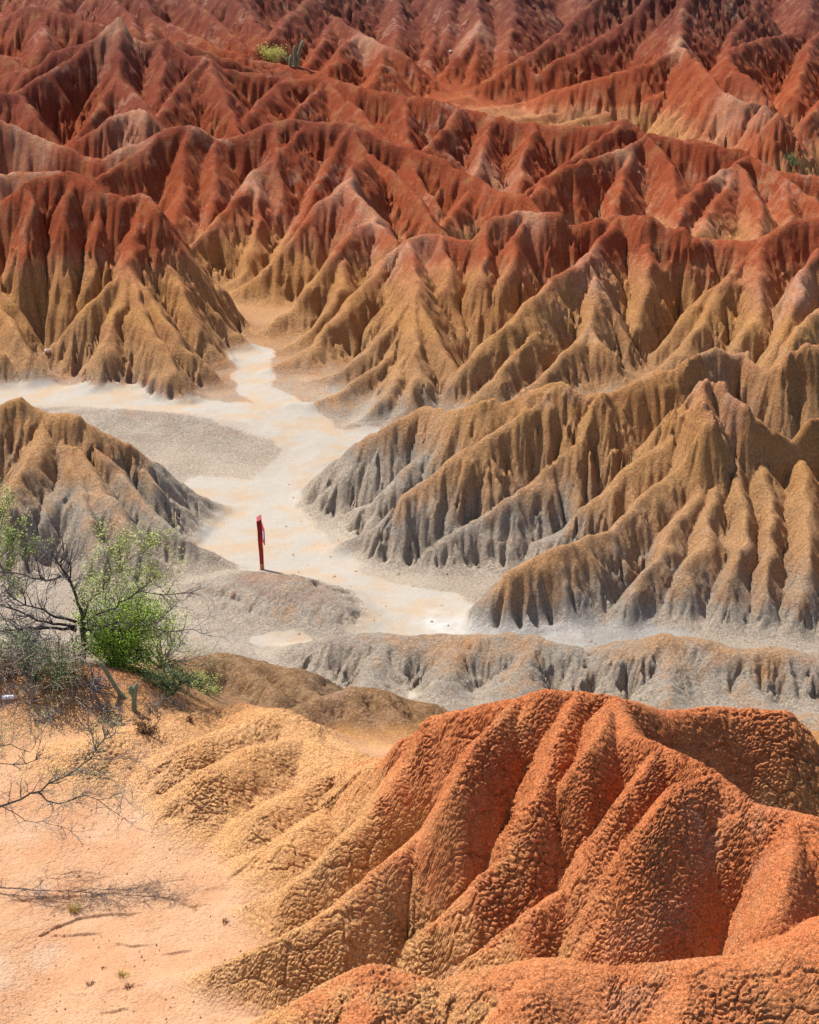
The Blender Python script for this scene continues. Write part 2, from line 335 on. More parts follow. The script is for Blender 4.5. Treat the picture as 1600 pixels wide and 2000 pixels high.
BULGE = {0: -1.5, 2: -1.3, 6: -1.3, 8: -1.5, 9: -1, 10: -1.5, 11: -1.5, 12: -1.5, 13: -1.5, 14: -1.5, 15: -1, 17: -2, 18: -4.0}
def skeleton():
    rng = random.Random(4)
    segs = []
    for hid, s, r, pts in RID:
        P = [list(p) for p in pts]
        arc = [0]
        for a, b in zip(P[:-1], P[1:]): arc.append(arc[-1] + math.hypot(b[0] - a[0], b[1] - a[1]))
        ky, kv = [], []
        for p, l in zip(P, arc):
            if len(p) > 2:
                ky.append(l); kv.append(hit(p[0], p[1])[1] if p[2] == 'f' else p[2])
        B = BULGE.get(hid, 0) if r < .3 or P[-1][-1] == 'f' else 0                     # spurs sag less than a straight line
        pts3 = [np.array(at(p[0], p[1], float(np.interp(l, ky, kv)) + (B * math.sin(math.pi * (l / arc[-1]) ** 1.6) if len(p) == 2 else 0))) for p, l in zip(P, arc)]
        out = []
        n = len(pts3)
        for i in range(n - 1):                                  # Catmull-Rom through the points
            p0 = pts3[max(i - 1, 0)]; p1 = pts3[i]; p2 = pts3[i + 1]; p3 = pts3[min(i + 2, n - 1)]
            L = np.linalg.norm(p2[:2] - p1[:2]); m = max(1, min(4, int(L / 0.9)))
            for k in range(m):
                t = k / m
                q = 0.5 * (2 * p1 + (p2 - p0) * t + (2 * p0 - 5 * p1 + 4 * p2 - p3) * t * t + (3 * p1 - p0 - 3 * p2 + p3) * t ** 3)
                if k: q = q + np.array([rng.gauss(0, 1), rng.gauss(0, 1), rng.gauss(0, .4)]) * min(0.12, L / m * 0.06)
                out.append(q)
        out.append(pts3[-1])
        for a, b in zip(out[:-1], out[1:]): segs.append((hid, s, r, a, b))
    return segs

# ------------------------------------------------------------------ the terrain grid
NC = 700
tanc = np.linspace(-0.295, 0.295, NC)
rows = [23.0]
while rows[-1] < 266:
    y = rows[-1]; rows.append(y + (0.05 if y < 26 else 0.0195 if y < 39.6 else 0.047 * (y / 40) ** 1.5))
rowy = np.array(rows); NR = len(rowy)
GY = np.repeat(rowy[:, None], NC, 1); GX = GY * tanc[None, :]
# domain warp: no crest or gully is ruler-straight
NW = 1 - .72 * sst(50, 42, GY)
WX = GX + NW * (0.30 * fbm(GX / 4.2, GY / 4.2, 1, 3) + 0.17 * vnoise(GX / 1.1, GY / 1.1, 11) + 0.05 * vnoise(GX / .4, GY / .4, 13))
WY = GY + NW * (0.30 * fbm(GX / 4.2 + 91, GY / 4.2, 2, 3) + 0.17 * vnoise(GX / 1.1, GY / 1.1, 12) + 0.05 * vnoise(GX / .4, GY / .4, 14))
FL = floor_h(GX, GY) + 0.10 * fbm(GX / 5, GY / 5, 5, 4) * (1 + GY / 90)
HH = np.full((NR, NC), -50.0); HID = np.full((NR, NC), -1, np.int16); DD = np.zeros((NR, NC), F4)
for hid, s, r, a, b in skeleton():
    L = math.hypot(b[0] - a[0], b[1] - a[1])
    if L < 1e-4: continue
    zt = max(a[2], b[2]); mx, my = (a[0] + b[0]) / 2, (a[1] + b[1]) / 2
    Rr = max(0.8, (zt - float(floor_h(mx, my)) + 2.0) / s) + 0.8
    r0 = np.searchsorted(rowy, min(a[1], b[1]) - Rr); r1 = np.searchsorted(rowy, max(a[1], b[1]) + Rr)
    if r1 <= r0: continue
    xlo, xhi = min(a[0], b[0]) - Rr, max(a[0], b[0]) + Rr
    ya, yb = rowy[r0], rowy[min(r1, NR - 1)]
    c0 = np.searchsorted(tanc, min(xlo / ya, xlo / yb)); c1 = np.searchsorted(tanc, max(xhi / ya, xhi / yb))
    if c1 <= c0: continue
    sl = (slice(r0, r1), slice(c0, c1))
    ex, ey = (b[0] - a[0]) / L, (b[1] - a[1]) / L; m = (b[2] - a[2]) / L
    dx = WX[sl] - a[0]; dy = WY[sl] - a[1]
    px = dx * ex + dy * ey; py = dx * ey - dy * ex
    w = math.sqrt(max(s * s - m * m, 0.2 * s * s))
    p2 = py * py + r * r
    t = np.clip(px + m / w * (np.sqrt(p2) - r), 0, L)
    d = np.sqrt((px - t) ** 2 + p2) - r
    z = a[2] + m * t - s * d
    up = z > HH[sl]
    HH[sl] = np.where(up, z, HH[sl]); HID[sl] = np.where(up, hid, HID[sl]); DD[sl] = np.where(up, d, DD[sl])

def grad(Z):
    dzr = np.gradient(Z, axis=0); dzc = np.gradient(Z, axis=1)
    dyr = np.gradient(rowy)[:, None]; dt = tanc[1] - tanc[0]
    zx = dzc / (GY * dt)                       # along a row x = y * tan
    zy = dzr / dyr - zx * tanc[None, :]
    return zx, zy

# smooth union of hills and floor: a short concave apron at every foot
K = 0.12 + 0.002 * GY
dlt = HH - FL
Z = np.where(dlt > 0, HH, FL) + K * np.exp(-np.abs(dlt) / K) * 0.6
isfloor = (dlt < 0.02)

# rills that follow the steepest descent, two to four generations
def rills(Z, wl, amp, seed, sharp=0.5):
    gx, gy = grad(Z)
    n = np.sqrt(gx * gx + gy * gy) + 1e-6
    sx, sy = (-gy / n).astype(F4), (gx / n).astype(F4)
    X = (GX / wl).astype(F4); Y = (GY / wl).astype(F4)
    ix = np.floor(X); iy = np.floor(Y)
    cs = np.zeros(X.shape, F4); sn = np.zeros(X.shape, F4)
    for a in (-1, 0, 1):
        for b in (-1, 0, 1):
            h = hash2(ix + a, iy + b, seed)
            vx = X - (ix + a + 0.25 + 0.5 * u01(h)); vy = Y - (iy + b + 0.25 + 0.5 * u01(h32(h + np.uint32(9))))
            wgt = np.maximum(np.exp(-2.2 * (vx * vx + vy * vy)) - 0.01, 0)
            ph = (vx * sx + vy * sy) * F4(2 * math.pi) + u01(h32(h + np.uint32(77))) * F4(1.5)
            cs += wgt * np.cos(ph); sn += wgt * np.sin(ph)
    c = cs / np.sqrt(cs * cs + sn * sn + 1e-4)
    prof = np.sqrt(np.clip((1 + c) * 0.5, 0, 1)) * sharp + (1 - sharp) * (c * 0.5 + 0.5)   # rounded rib, creased gully
    slope = sst(0.25, 0.75, n)
    crest = sst(0.05 * wl, 0.8 * wl, DD)
    foot = sst(0.0, 0.9, dlt) * (.25 + 1.0 * sst(-.55, .55, fbm(GX / (2.6 * wl), GY / (2.6 * wl), seed + 60, 2)))     # deep here, faint there
    return Z - amp * (1 - prof) ** 2.1 * slope * crest * foot
near = sst(50, 40, GY)
Z = rills(Z, 2.4, 0.95 * (1 - near) + 0.22 * near, 31)
Z = rills(Z, 1.15, 0.60 * (1 - near) + 0.24 * near, 32)
Z = rills(Z, 0.62, 0.28 * (1 - near) + 0.05 * near, 33)
Z = rills(Z, 0.33, 0.11 * (1 - near) * sst(125, 95, GY), 34)
# harder beds stand out as broken little steps, crests crumble
zb = Z + 0.7 * fbm(GX / 2.6, GY / 2.6, 41, 4)
Z = Z + 0.085 * np.sin(zb * 2 * math.pi / 1.55) * sst(.0, .6, vnoise(GX / 1.7, GY / 1.7, 42)) * sst(.3, 1.2, dlt) * (1 - .6 * near)
Z = Z + sst(.6, .0, DD) * sst(.5, 2, dlt) * (0.16 * fbm(GX / .9, GY / .9, 43, 3)) * (1 - .7 * near)
fin = (HID == 14) * sst(.7, .1, DD) * sst(4.2, 5.6, HH)
Z = Z + fin * (0.55 * np.maximum(0, fbm(GX / .55, GY / .55, 44, 3)) - .05)
# lumps and popcorn crust
steep = sst(0.02, 0.5, dlt)
Z = Z + ((0.05 * fbm(GX / 0.8, GY / 0.8, 51, 3) + 0.03 * fbm(GX / 0.25, GY / 0.25, 52, 2)) * (1 - .5 * near)) * (0.25 + 0.75 * steep)

# even out the near rows along the slope, so that steep faces carry as many points as flat ones
RZ = Z.copy(); RNR = NR
k0, k1 = int(np.searchsorted(rowy, 25.9)), int(np.searchsorted(rowy, 40.5)); NEW = 900
Zc = Z.copy()
for _ in range(6): Zc[:, 1:-1] = (Zc[:, :-2] + Zc[:, 1:-1] * 2 + Zc[:, 2:]) * .25
for _ in range(4): Zc[1:-1] = (Zc[:-2] + Zc[1:-1] * 2 + Zc[2:]) * .25
sub = slice(k0, k1 + 1); ys = rowy[sub]
dS = np.sqrt(np.diff(ys)[:, None] ** 2 + (1.3 * np.diff(Zc[sub], axis=0)) ** 2)
S = np.vstack([np.zeros((1, NC)), np.cumsum(dS, 0)]); S /= S[-1:]
tt = np.linspace(0, 1, NEW)
idx = np.empty((NEW, NC))
for c in range(NC): idx[:, c] = np.interp(tt, S[:, c], np.arange(len(ys)))
i0 = np.clip(idx.astype(int), 0, len(ys) - 2); fr = idx - i0; cc = np.arange(NC)[None, :]
def resample(A, nearest=False):
    B = A[sub]
    mid = B[np.rint(idx).astype(int), cc] if nearest else B[i0, cc] * (1 - fr) + B[i0 + 1, cc] * fr
    return np.vstack([A[:k0], mid, A[k1 + 1:]])
GYn = resample(np.repeat(rowy[:, None], NC, 1))
Z, dlt, DD, HH = resample(Z), resample(dlt), resample(DD), resample(HH)
HID, isfloor = resample(HID, True), resample(isfloor, True)
GY = GYn; GX = GY * tanc[None, :]; NR = GY.shape[0]
def grid_normals(X_, Y_, Z_):
    P = np.stack([X_, Y_, Z_], -1)
    n_ = np.cross(np.gradient(P, axis=1), np.gradient(P, axis=0))
    return n_ / np.linalg.norm(n_, axis=-1, keepdims=True)
# mud-crack polygons as relief on the near ground
kmax = k0 + NEW + int(np.searchsorted(rowy[k1 + 1:], 50))
nn = grid_normals(GX, GY, Z); nx, ny, nz = nn[..., 0], nn[..., 1], nn[..., 2]
PX, PY, PZ = GX.copy(), GY.copy(), Z.copy()
q = (slice(0, kmax), slice(None))
X, Y, ZZ = GX[q], GY[q], Z[q]
jx = 0.05 * vnoise(X / .15, Y / .15, 61); jy = 0.05 * vnoise(X / .15 + 40, Y / .15, 62)
c1 = 0.11
f1, f2, idv = voro3((X + jx) / c1, (Y + jy) / c1, ZZ / c1, 7)
crack = (1 - sst(0.0, 0.20, f2 - f1)) * (.35 + .65 * sst(-.4, .4, vnoise(X / .9, Y / .9, 68)))
g1, g2, _ = voro3((X + jx * 2) / .62, (Y + jy * 2) / .62, ZZ / .62, 8)
big = 1 - sst(0.0, 0.09, g2 - g1)
st = sst(0.05, 0.8, dlt[q]); fade = sst(50, 44, Y)
sm = sst(-.5, .2, vnoise(X / 1.9, Y / 1.9, 67))                     # where the crust is fine, where coarse
h1, h2, idh = voro3((X + jx) / .085, (Y + jy) / .085, ZZ / .085, 9)
crack2 = 1 - sst(0.0, 0.30, h2 - h1)
crack = crack * sm + (crack2 * .75 + crack * .35) * (1 - sm)
disp = (-(0.018 + 0.034 * st) * crack + 0.012 * st * (idv - .5) * (.3 + .7 * sm) - (0.012 + 0.035 * st) * big * sst(-.2, .3, vnoise(X / 1.3, Y / 1.3, 66)) + 0.004 * st * (0.6 - f1)) * fade
LEDGES = [[(20, 1722), (100, 1708), (160, 1698), (210, 1710)], [(20, 1762), (100, 1752), (190, 1748)], [(78, 1826), (130, 1800), (200, 1786), (260, 1782)],
          [(78, 1826), (150, 1826), (200, 1822), (240, 1814), (290, 1816)], [(190, 1764), (270, 1762), (320, 1752), (370, 1766), (400, 1768)],
          [(160, 1944), (190, 1942), (230, 1934), (270, 1928), (300, 1940), (340, 1964), (390, 1962), (425, 1950)], [(190, 1982), (245, 1976), (290, 1986)],
          [(280, 1868), (330, 1858), (362, 1856)], [(400, 1740), (470, 1722), (520, 1700)], [(230, 1846), (262, 1848), (300, 1842)]]
for k, pix in enumerate(LEDGES):
    P = np.array([hit(u, v)[:2] for u, v in pix])
    m = (Y > P[:, 1].min() - 1.2) & (Y < P[:, 1].max() + .4) & (X > P[:, 0].min() - .6) & (X < P[:, 0].max() + .6)
    xx, yy = X[m], Y[m]
    best = np.full(xx.shape, 9.); side = np.zeros(xx.shape)
    wob = 0.09 * fbm(xx / .35, yy / .35, 80 + k, 3)
    for a, b in zip(P[:-1], P[1:]):
        e = b - a; L2 = (e ** 2).sum(); t = np.clip(((xx - a[0]) * e[0] + (yy - a[1]) * e[1]) / L2, 0, 1)
        d = np.hypot(xx - a[0] - t * e[0], yy - a[1] - t * e[1]); n_ = d < best
        sd = (e[0] * (yy - a[1]) - e[1] * (xx - a[0])) / math.sqrt(L2)
        side = np.where(n_, sd, side); best = np.where(n_, d, best)
    sd = -(side + wob)                                                     # positive on the viewer's side
    disp[m] -= 0.055 * sst(-.5, .5, vnoise(xx / .5, yy / .5, 90 + k)) * sst(0, .025, sd) * np.exp(-np.maximum(sd, 0) / .28) * np.exp(-np.maximum(best - np.abs(side), 0) / .08)
PX[q] += nx[q] * disp; PY[q] += ny[q] * disp; PZ[q] += nz[q] * disp

# ------------------------------------------------------------------ materials
def nodes(name):
    m = bpy.data.materials.new(name); m.use_nodes = True
    return m, m.node_tree.nodes, m.node_tree.links, m.node_tree.nodes['Principled BSDF']
def simple(name, rgb, rough=0.9, var=0.25, scale=30.0, bump=0.0, spec=0.2):
    m, n, l, p = nodes(name)
    tc = n.new('ShaderNodeTexCoord'); nz_ = n.new('ShaderNodeTexNoise'); nz_.inputs['Scale'].default_value = scale; nz_.inputs['Detail'].default_value = 5
    l.new(tc.outputs['Object'], nz_.inputs['Vector'])
    r = n.new('ShaderNodeValToRGB')
    r.color_ramp.elements[0].position = .3; r.color_ramp.elements[1].position = .7
    r.color_ramp.elements[0].color = (*[c * (1 - var) for c in rgb], 1); r.color_ramp.elements[1].color = (*[min(1, c * (1 + var)) for c in rgb], 1)
    l.new(nz_.outputs['Fac'], r.inputs['Fac']); l.new(r.outputs['Color'], p.inputs['Base Color'])
    p.inputs['Roughness'].default_value = rough; p.inputs['Specular IOR Level'].default_value = spec
    if bump:
        b = n.new('ShaderNodeBump'); b.inputs['Strength'].default_value = bump; b.inputs['Distance'].default_value = .02
        l.new(nz_.outputs['Fac'], b.inputs['Height']); l.new(b.outputs['Normal'], p.inputs['Normal'])
    return m

def clay_material():
    m, n, l, p = nodes('clay_strata')
    p.inputs['Roughness'].default_value = 1.0; p.inputs['Specular IOR Level'].default_value = 0.05
    def N(t, **k):
        o = n.new(t)
        for a, b in k.items(): setattr(o, a, b)
        return o
    def math_(op, a, b=None, c=None, clamp=False):
        o = N('ShaderNodeMath', operation=op); o.use_clamp = clamp
        for i, v in enumerate((a, b, c)):
            if v is None: continue
            if isinstance(v, (int, float)): o.inputs[i].default_value = v
            else: l.new(v, o.inputs[i])
        return o.outputs[0]
    def noise(scale, detail=4, vec=None, rough=.55):
        o = N('ShaderNodeTexNoise'); o.inputs['Scale'].default_value = scale; o.inputs['Detail'].default_value = detail; o.inputs['Roughness'].default_value = rough
        l.new(vec or geo.outputs['Position'], o.inputs['Vector']); return o.outputs['Fac']
    def mix(f, a, b, blend='MIX'):
        o = N('ShaderNodeMix', data_type='RGBA', blend_type=blend)
        if isinstance(f, (int, float)): o.inputs[0].default_value = f
        else: l.new(f, o.inputs[0])
        for i, v in ((6, a), (7, b)):
            if isinstance(v, tuple): o.inputs[i].default_value = (*v, 1)
            else: l.new(v, o.inputs[i])
        return o.outputs[2]
    def rng(v, a, b):
        o = N('ShaderNodeMapRange', interpolation_type='SMOOTHSTEP'); l.new(v, o.inputs[0]); o.inputs[1].default_value = a; o.inputs[2].default_value = b
        return o.outputs[0]
    geo = N('ShaderNodeNewGeometry')
    sep = N('ShaderNodeSeparateXYZ'); l.new(geo.outputs['Position'], sep.inputs[0])
    A = lambda nm: (lambda o: (setattr(o, 'attribute_name', nm), o.outputs['Fac'])[1])(N('ShaderNodeAttribute'))
    a_path, a_strat, a_near, a_plain, a_pale, a_umber, a_salt = A('path'), A('strat'), A('near'), A('plain'), A('pale'), A('umber'), A('salt')
    # height in the beds: z, tilted and wavy
    def scaled(x, y, z):
        o = N('ShaderNodeVectorMath', operation='MULTIPLY'); l.new(geo.outputs['Position'], o.inputs[0]); o.inputs[1].default_value = (x, y, z); return o.outputs[0]
    zz = math_('ADD', a_strat, math_('MULTIPLY', math_('SUBTRACT', noise(.30, 5), .5), 2.4))
    streak = noise(1.0, 5, scaled(1.5, 1.5, .16), .6)                       # wash streaks running downhill
    zz = math_('ADD', zz, math_('MULTIPLY', math_('SUBTRACT', streak, .5), 2.6))
    rp = N('ShaderNodeValToRGB'); rp.color_ramp.interpolation = 'LINEAR'
    l.new(math_('MULTIPLY', math_('ADD', zz, 2.0), 1 / 20.0), rp.inputs['Fac'])
    beds = [(-2, (.47, .395, .315)), (.2, (.45, .37, .29)), (.6, (.38, .325, .265)), (1.0, (.43, .305, .21)), (1.8, (.48, .275, .14)), (4.2, (.52, .265, .10)), (5.4, (.50, .235, .10)),
            (6.0, (.52, .21, .10)), (6.6, (.40, .105, .045)), (8.5, (.33, .077, .033)), (10.5, (.275, .065, .031)), (12, (.26, .07, .042)), (14, (.20, .058, .042)), (17.5, (.17, .062, .048))]
    e = rp.color_ramp.elements
    while len(e) > 1: e.remove(e[-1])
    for i, (z_, c_) in enumerate(beds):
        x = e[0] if i == 0 else e.new((z_ + 2) / 20)
        x.position = (z_ + 2) / 20; x.color = (*c_, 1)
    c = rp.outputs['Color']
    # thin beds: maroon, pink and whitish bands, and soil washed down over them
    band = noise(1.0, 3, scaled(.035, .035, 1.7), .6)
    c = mix(math_('MULTIPLY', rng(band, .53, .66), .25), c, (.27, .085, .06))
    c = mix(math_('MULTIPLY', math_('MULTIPLY', rng(band, .46, .34), rng(streak, .48, .66)), .25), c, (.56, .34, .23))
    up_ = rng(zz, .8, 2.4)
    c = mix(math_('MULTIPLY', math_('MULTIPLY', rng(streak, .58, .75), up_), .28), c, (.50, .24, .10))
    c = mix(a_pale, c, mix(rng(noise(2.2, 2), .4, .65), (.60, .31, .19), (.64, .42, .29)))
    c = mix(math_('MULTIPLY', a_umber, .8), c, mix(rng(noise(3, 3), .35, .65), (.19, .115, .065), (.33, .21, .12)))
    # the near hill is more orange
    nrp = N('ShaderNodeValToRGB'); l.new(math_('MULTIPLY', math_('SUBTRACT', zz, 4.0), 1 / 6.0), nrp.inputs['Fac'])
    e = nrp.color_ramp.elements
    e[0].position = 0; e[0].color = (.61, .355, .195, 1); e[1].position = 1; e[1].color = (.51, .165, .065, 1)
    for po, co in ((.30, (.61, .33, .145)), (.44, (.60, .30, .125)), (.54, (.57, .215, .088)), (.75, (.54, .182, .070))):
        x = e.new(po); x.color = (*co, 1)
    c = mix(a_near, c, nrp.outputs['Color'])
    # pale pinkish beds and salt crust in patches
    patch = math_('MULTIPLY', rng(noise(.22, 2), .54, .70), rng(noise(1.6, 3), .42, .62))
    c = mix(math_('MULTIPLY', math_('MULTIPLY', patch, up_), .32), c, (.60, .38, .28))
    # ochre / grey mottling
    c = mix(math_('MULTIPLY', math_('MULTIPLY', rng(noise(.8, 3), .45, .75), up_), .30), c, (.52, .28, .12))
    speck = rng(noise(11, 4, rough=.85), .36, .64)
    c = mix(math_('SUBTRACT', .72, math_('MULTIPLY', a_near, .42)), c, mix(speck, (.60, .58, .56), (1.36, 1.34, 1.30)), 'MULTIPLY')
    # plain and path: trodden pale dust
    plain = mix(rng(noise(.9, 4), .35, .7), (.47, .275, .16), (.44, .23, .122))
    plain = mix(math_('MULTIPLY', rng(noise(.5, 3), .55, .7), .6), plain, (.50, .34, .235))
    c = mix(a_plain, c, plain)
    pth = mix(rng(noise(.6, 4), .42, .66), (.335, .30, .255), (.36, .27, .185))
    pth = mix(math_('MULTIPLY', rng(noise(2.5, 4, rough=.75), .42, .70), .35), pth, (.30, .265, .22))
    pth = mix(.3, pth, mix(speck, (.72, .71, .70), (1.2, 1.2, 1.2)), 'MULTIPLY')
    c = mix(a_path, c, pth)
    c = mix(a_salt, c, mix(rng(noise(.8, 3), .4, .6), (.46, .47, .46), (.34, .34, .33)))
    l.new(c, p.inputs['Base Color'])
    # fine relief: crumbly crust
    vor = N('ShaderNodeTexVoronoi', feature='DISTANCE_TO_EDGE'); vor.inputs['Scale'].default_value = 8.5
    wob = N('ShaderNodeVectorMath', operation='ADD'); l.new(geo.outputs['Position'], wob.inputs[0])
    nv = N('ShaderNodeTexNoise'); nv.inputs['Scale'].default_value = 5; nv.inputs['Detail'].default_value = 2; l.new(geo.outputs['Position'], nv.inputs['Vector'])
    sc = N('ShaderNodeVectorMath', operation='SCALE'); sc.inputs['Scale'].default_value = .28; l.new(nv.outputs['Color'], sc.inputs[0]); l.new(sc.outputs[0], wob.inputs[1])
    l.new(wob.outputs[0], vor.inputs['Vector'])
    crk = math_('MULTIPLY', rng(vor.outputs['Distance'], 0.0, .12), math_('SUBTRACT', 1.0, a_near))
    crk = math_('MULTIPLY', crk, rng(noise(.7, 2), .40, .62))
    vor2 = N('ShaderNodeTexVoronoi', feature='DISTANCE_TO_EDGE'); vor2.inputs['Scale'].default_value = 11; l.new(wob.outputs[0], vor2.inputs['Vector'])
    crk = math_('ADD', crk, math_('MULTIPLY', math_('MULTIPLY', rng(vor2.outputs['Distance'], 0.0, .06), a_near), 1.5))
    hgt = math_('ADD', math_('MULTIPLY', crk, .35), math_('MULTIPLY', noise(7, 5, rough=.85), math_('SUBTRACT', 2.6, math_('MULTIPLY', a_near, 1.7))))
    hgt = math_('ADD', hgt, math_('MULTIPLY', rng(noise(20, 2, rough=.7), .34, .5), math_('SUBTRACT', .5, math_('MULTIPLY', a_near, .4))))
    hgt = math_('ADD', hgt, math_('MULTIPLY', noise(1.0, 3, scaled(5, 5, .7), .65), 1.4))
    b = N('ShaderNodeBump'); b.inputs['Distance'].default_value = .10
    l.new(math_('SUBTRACT', .85, math_('ADD', math_('MULTIPLY', a_path, .55), math_('MULTIPLY', a_plain, .3))), b.inputs['Strength'])
    l.new(hgt, b.inputs['Height']); l.new(b.outputs['Normal'], p.inputs['Normal'])
    return m
CLAY = clay_material()

# masks that the material reads
def pline(pix):
    P = np.array([hit(u, v, 45)[:2] for u, v in pix]); return P
def dist_poly(P, X, Y):
    d = np.full(X.shape, 1e3)
    for a, b in zip(P[:-1], P[1:]):
        e = b - a; L2 = (e ** 2).sum()
        t = np.clip(((X - a[0]) * e[0] + (Y - a[1]) * e[1]) / L2, 0, 1)
        d = np.minimum(d, np.hypot(X - a[0] - t * e[0], Y - a[1] - t * e[1]))
    return d
PATHS = [([(-100, 772), (100, 775), (300, 790), (450, 812), (560, 840), (640, 880), (600, 920), (520, 960), (450, 1010), (480, 1060), (560, 1110), (680, 1150), (800, 1180), (860, 1215)], 1.7),
         ([(490, 690), (500, 760), (560, 800), (640, 850)], 1.0),
         ([(640, 860), (720, 850)], .8), ([(440, 960), (470, 1000), (560, 1060), (620, 1130), (700, 1190), (780, 1225)], 2.0),
         ([(520, 1256), (600, 1262), (660, 1320), (760, 1350), (880, 1375)], 0.6)]
PM = np.zeros_like(GX)
wig = fbm(GX / 2.5, GY / 2.5, 71, 4)
for pix, wdt in PATHS:
    d = dist_poly(pline(pix), GX, GY) + 0.55 * wig
    PM = np.maximum(PM, sst(wdt * 1.15, wdt * 0.85, d + .3 * fbm(GX / .8, GY / .8, 72, 4)))
PM *= sst(.55, .10, dlt)
flat = sst(.35, -.1, dlt)
PLAIN = flat * sst(43, 41, GY)
valley = flat * sst(50, 56, GY) * sst(112, 95, GY)
PATHA = np.clip(np.maximum(PM, 0.30 * valley * sst(-.3, .4, wig) * (GX < 6)), 0, 1)
SALT = .5 * sst(1.5, .7, .6 * fbm(GX / .7, GY / .7, 73, 4) + dist_poly(pline([(860, 1222), (960, 1236), (1080, 1244), (1180, 1248), (1290, 1246)]), GX, GY) + .8 * wig) * sst(1.2, .1, dlt)
PALE = np.zeros_like(GX)
for u, v, Y_, rad in [(670, 362, 113, 1.8), (735, 438, 108, 1.8), (1145, 512, 97, 1.5), (1170, 560, 96, 1.5), (1405, 684, 78.5, 2.0), (1380, 745, 71, 1.1), (1450, 695, 79, 1.8), (1560, 600, 94, 1.6), (60, 262, 123.5, 2.0), (250, 290, 123, 1.4), (60, 336, 116.5, 2.5),
                      (265, 228, 131, 2.0), (960, 310, 134, 2.0), (1200, 300, 130, 1.5), (1400, 350, 127, 1.5), (490, 345, 120, 1.5), (1020, 412, 101.5, 1.4), (1420, 860, 69.5, .8), (800, 480, 100.5, 1.4), (228, 40, 149, 1.6), (740, 95, 176, 2.5), (930, 65, 184, 2), (1440, 190, 153, 2), (1330, 95, 170, 2), (1510, 210, 150, 2), (790, 1500, 36.6, .8), (1180, 1690, 31, .8), (1280, 1800, 30, .9), (860, 1900, 28.2, .8)]:
    x_, y_, z_ = at(u, v, Y_)
    PALE = np.maximum(PALE, np.exp(-((GX - x_) ** 2 + (GY - y_) ** 2) / (rad * rad)))
PALE = np.clip(PALE * (1.0 + 1.1 * fbm(GX / .9, GY / .9, 75, 4)) * .6, 0, .5) * sst(0.2, .8, dlt)
UMBER = np.maximum((HID == 3) * sst(.05, .5, dlt), .75 * sst(-3.4, -6.0, GX + 1.2 * wig) * sst(43.5, 46, GY + wig) * sst(60, 54, GY))
STRAT = Z + 0.6 * sst(40, 60, GY) * 0 + 0.012 * (GX) - 0.3
STRAT = STRAT + np.interp(GY, [50, 62, 75, 80, 98, 115, 135, 150, 160, 200], [.4, .2, -1.3, -.5, .5, 1.6, 2.6, .6, -1.0, 4.0])
NEARA = sst(44.5, 42, GY)

# ------------------------------------------------------------------ build one object per landform from the shared grid
HILLS = {0: ('hill', 'steep orange red clay hill of cracked ribs beside the pale plain'),
         1: ('ridge', 'low rounded orange clay ridge at the foot of the cracked red hill'),
         2: ('terrace', 'gently ribbed ochre clay bank at the edge of the cracked plain'),
         3: ('mound', 'dark brown crumbly mounds between the ochre bank and the grey ridge'),
         4: ('ridge', 'low soft grey clay ridge behind the orange red hill'),
         5: ('mound', 'smooth grey mauve mound in front of the red post'),
         6: ('hill', 'brown ribbed cone hill standing beside the leafless tree'),
         7: ('bank', 'pale grey bank sloping down from the upper path'),
         8: ('hill', 'fluted hill with red top and pointed ochre cone above the white path'),
         9: ('ridge', 'long red ridge with ochre foot rising behind the ribbed cones'),
         10: ('hill', 'hill with pinkish knobs and long ochre spurs above the narrow gully'),
         11: ('hill', 'hill with red crest and finely ribbed ochre cone beside the path'),
         12: ('hill', 'hill of pale forked ridge and ochre spurs next to the ribbed cone'),
         13: ('hill', 'red hill with long slanting spur behind the jagged ochre crest'),
         14: ('hill', 'big ochre hill with jagged crest, long spurs and blue grey foot'),
         15: ('ridge', 'deep red saw tooth ridge with many spurs before the tall cacti'),
         16: ('ridge', 'red ridge of two broad humps in front of the far valley'),
         17: ('hill', 'distant pointed red hills behind the tall cacti'),
         18: ('hill', 'distant hill with many long parallel spurs running into the far valley'),
         19: ('scarp', 'dark purplish red scarp closing the far end of the valley'),
         20: ('plain', 'pale orange plain of fine cracked mud under the thorn branches'),
         21: ('path', 'white dusty footpath winding along the valley floor past the post'),
         22: ('valley_floor', 'pale grey valley floor at the foot of the hills')}
VID = np.where(isfloor | (HID < 0), 22, HID)
VID = np.where((VID == 22) & (PM > .5), 21, VID)
VID = np.where((VID == 22) & (GY < 43), 20, VID)
gxf, gyf = None, None
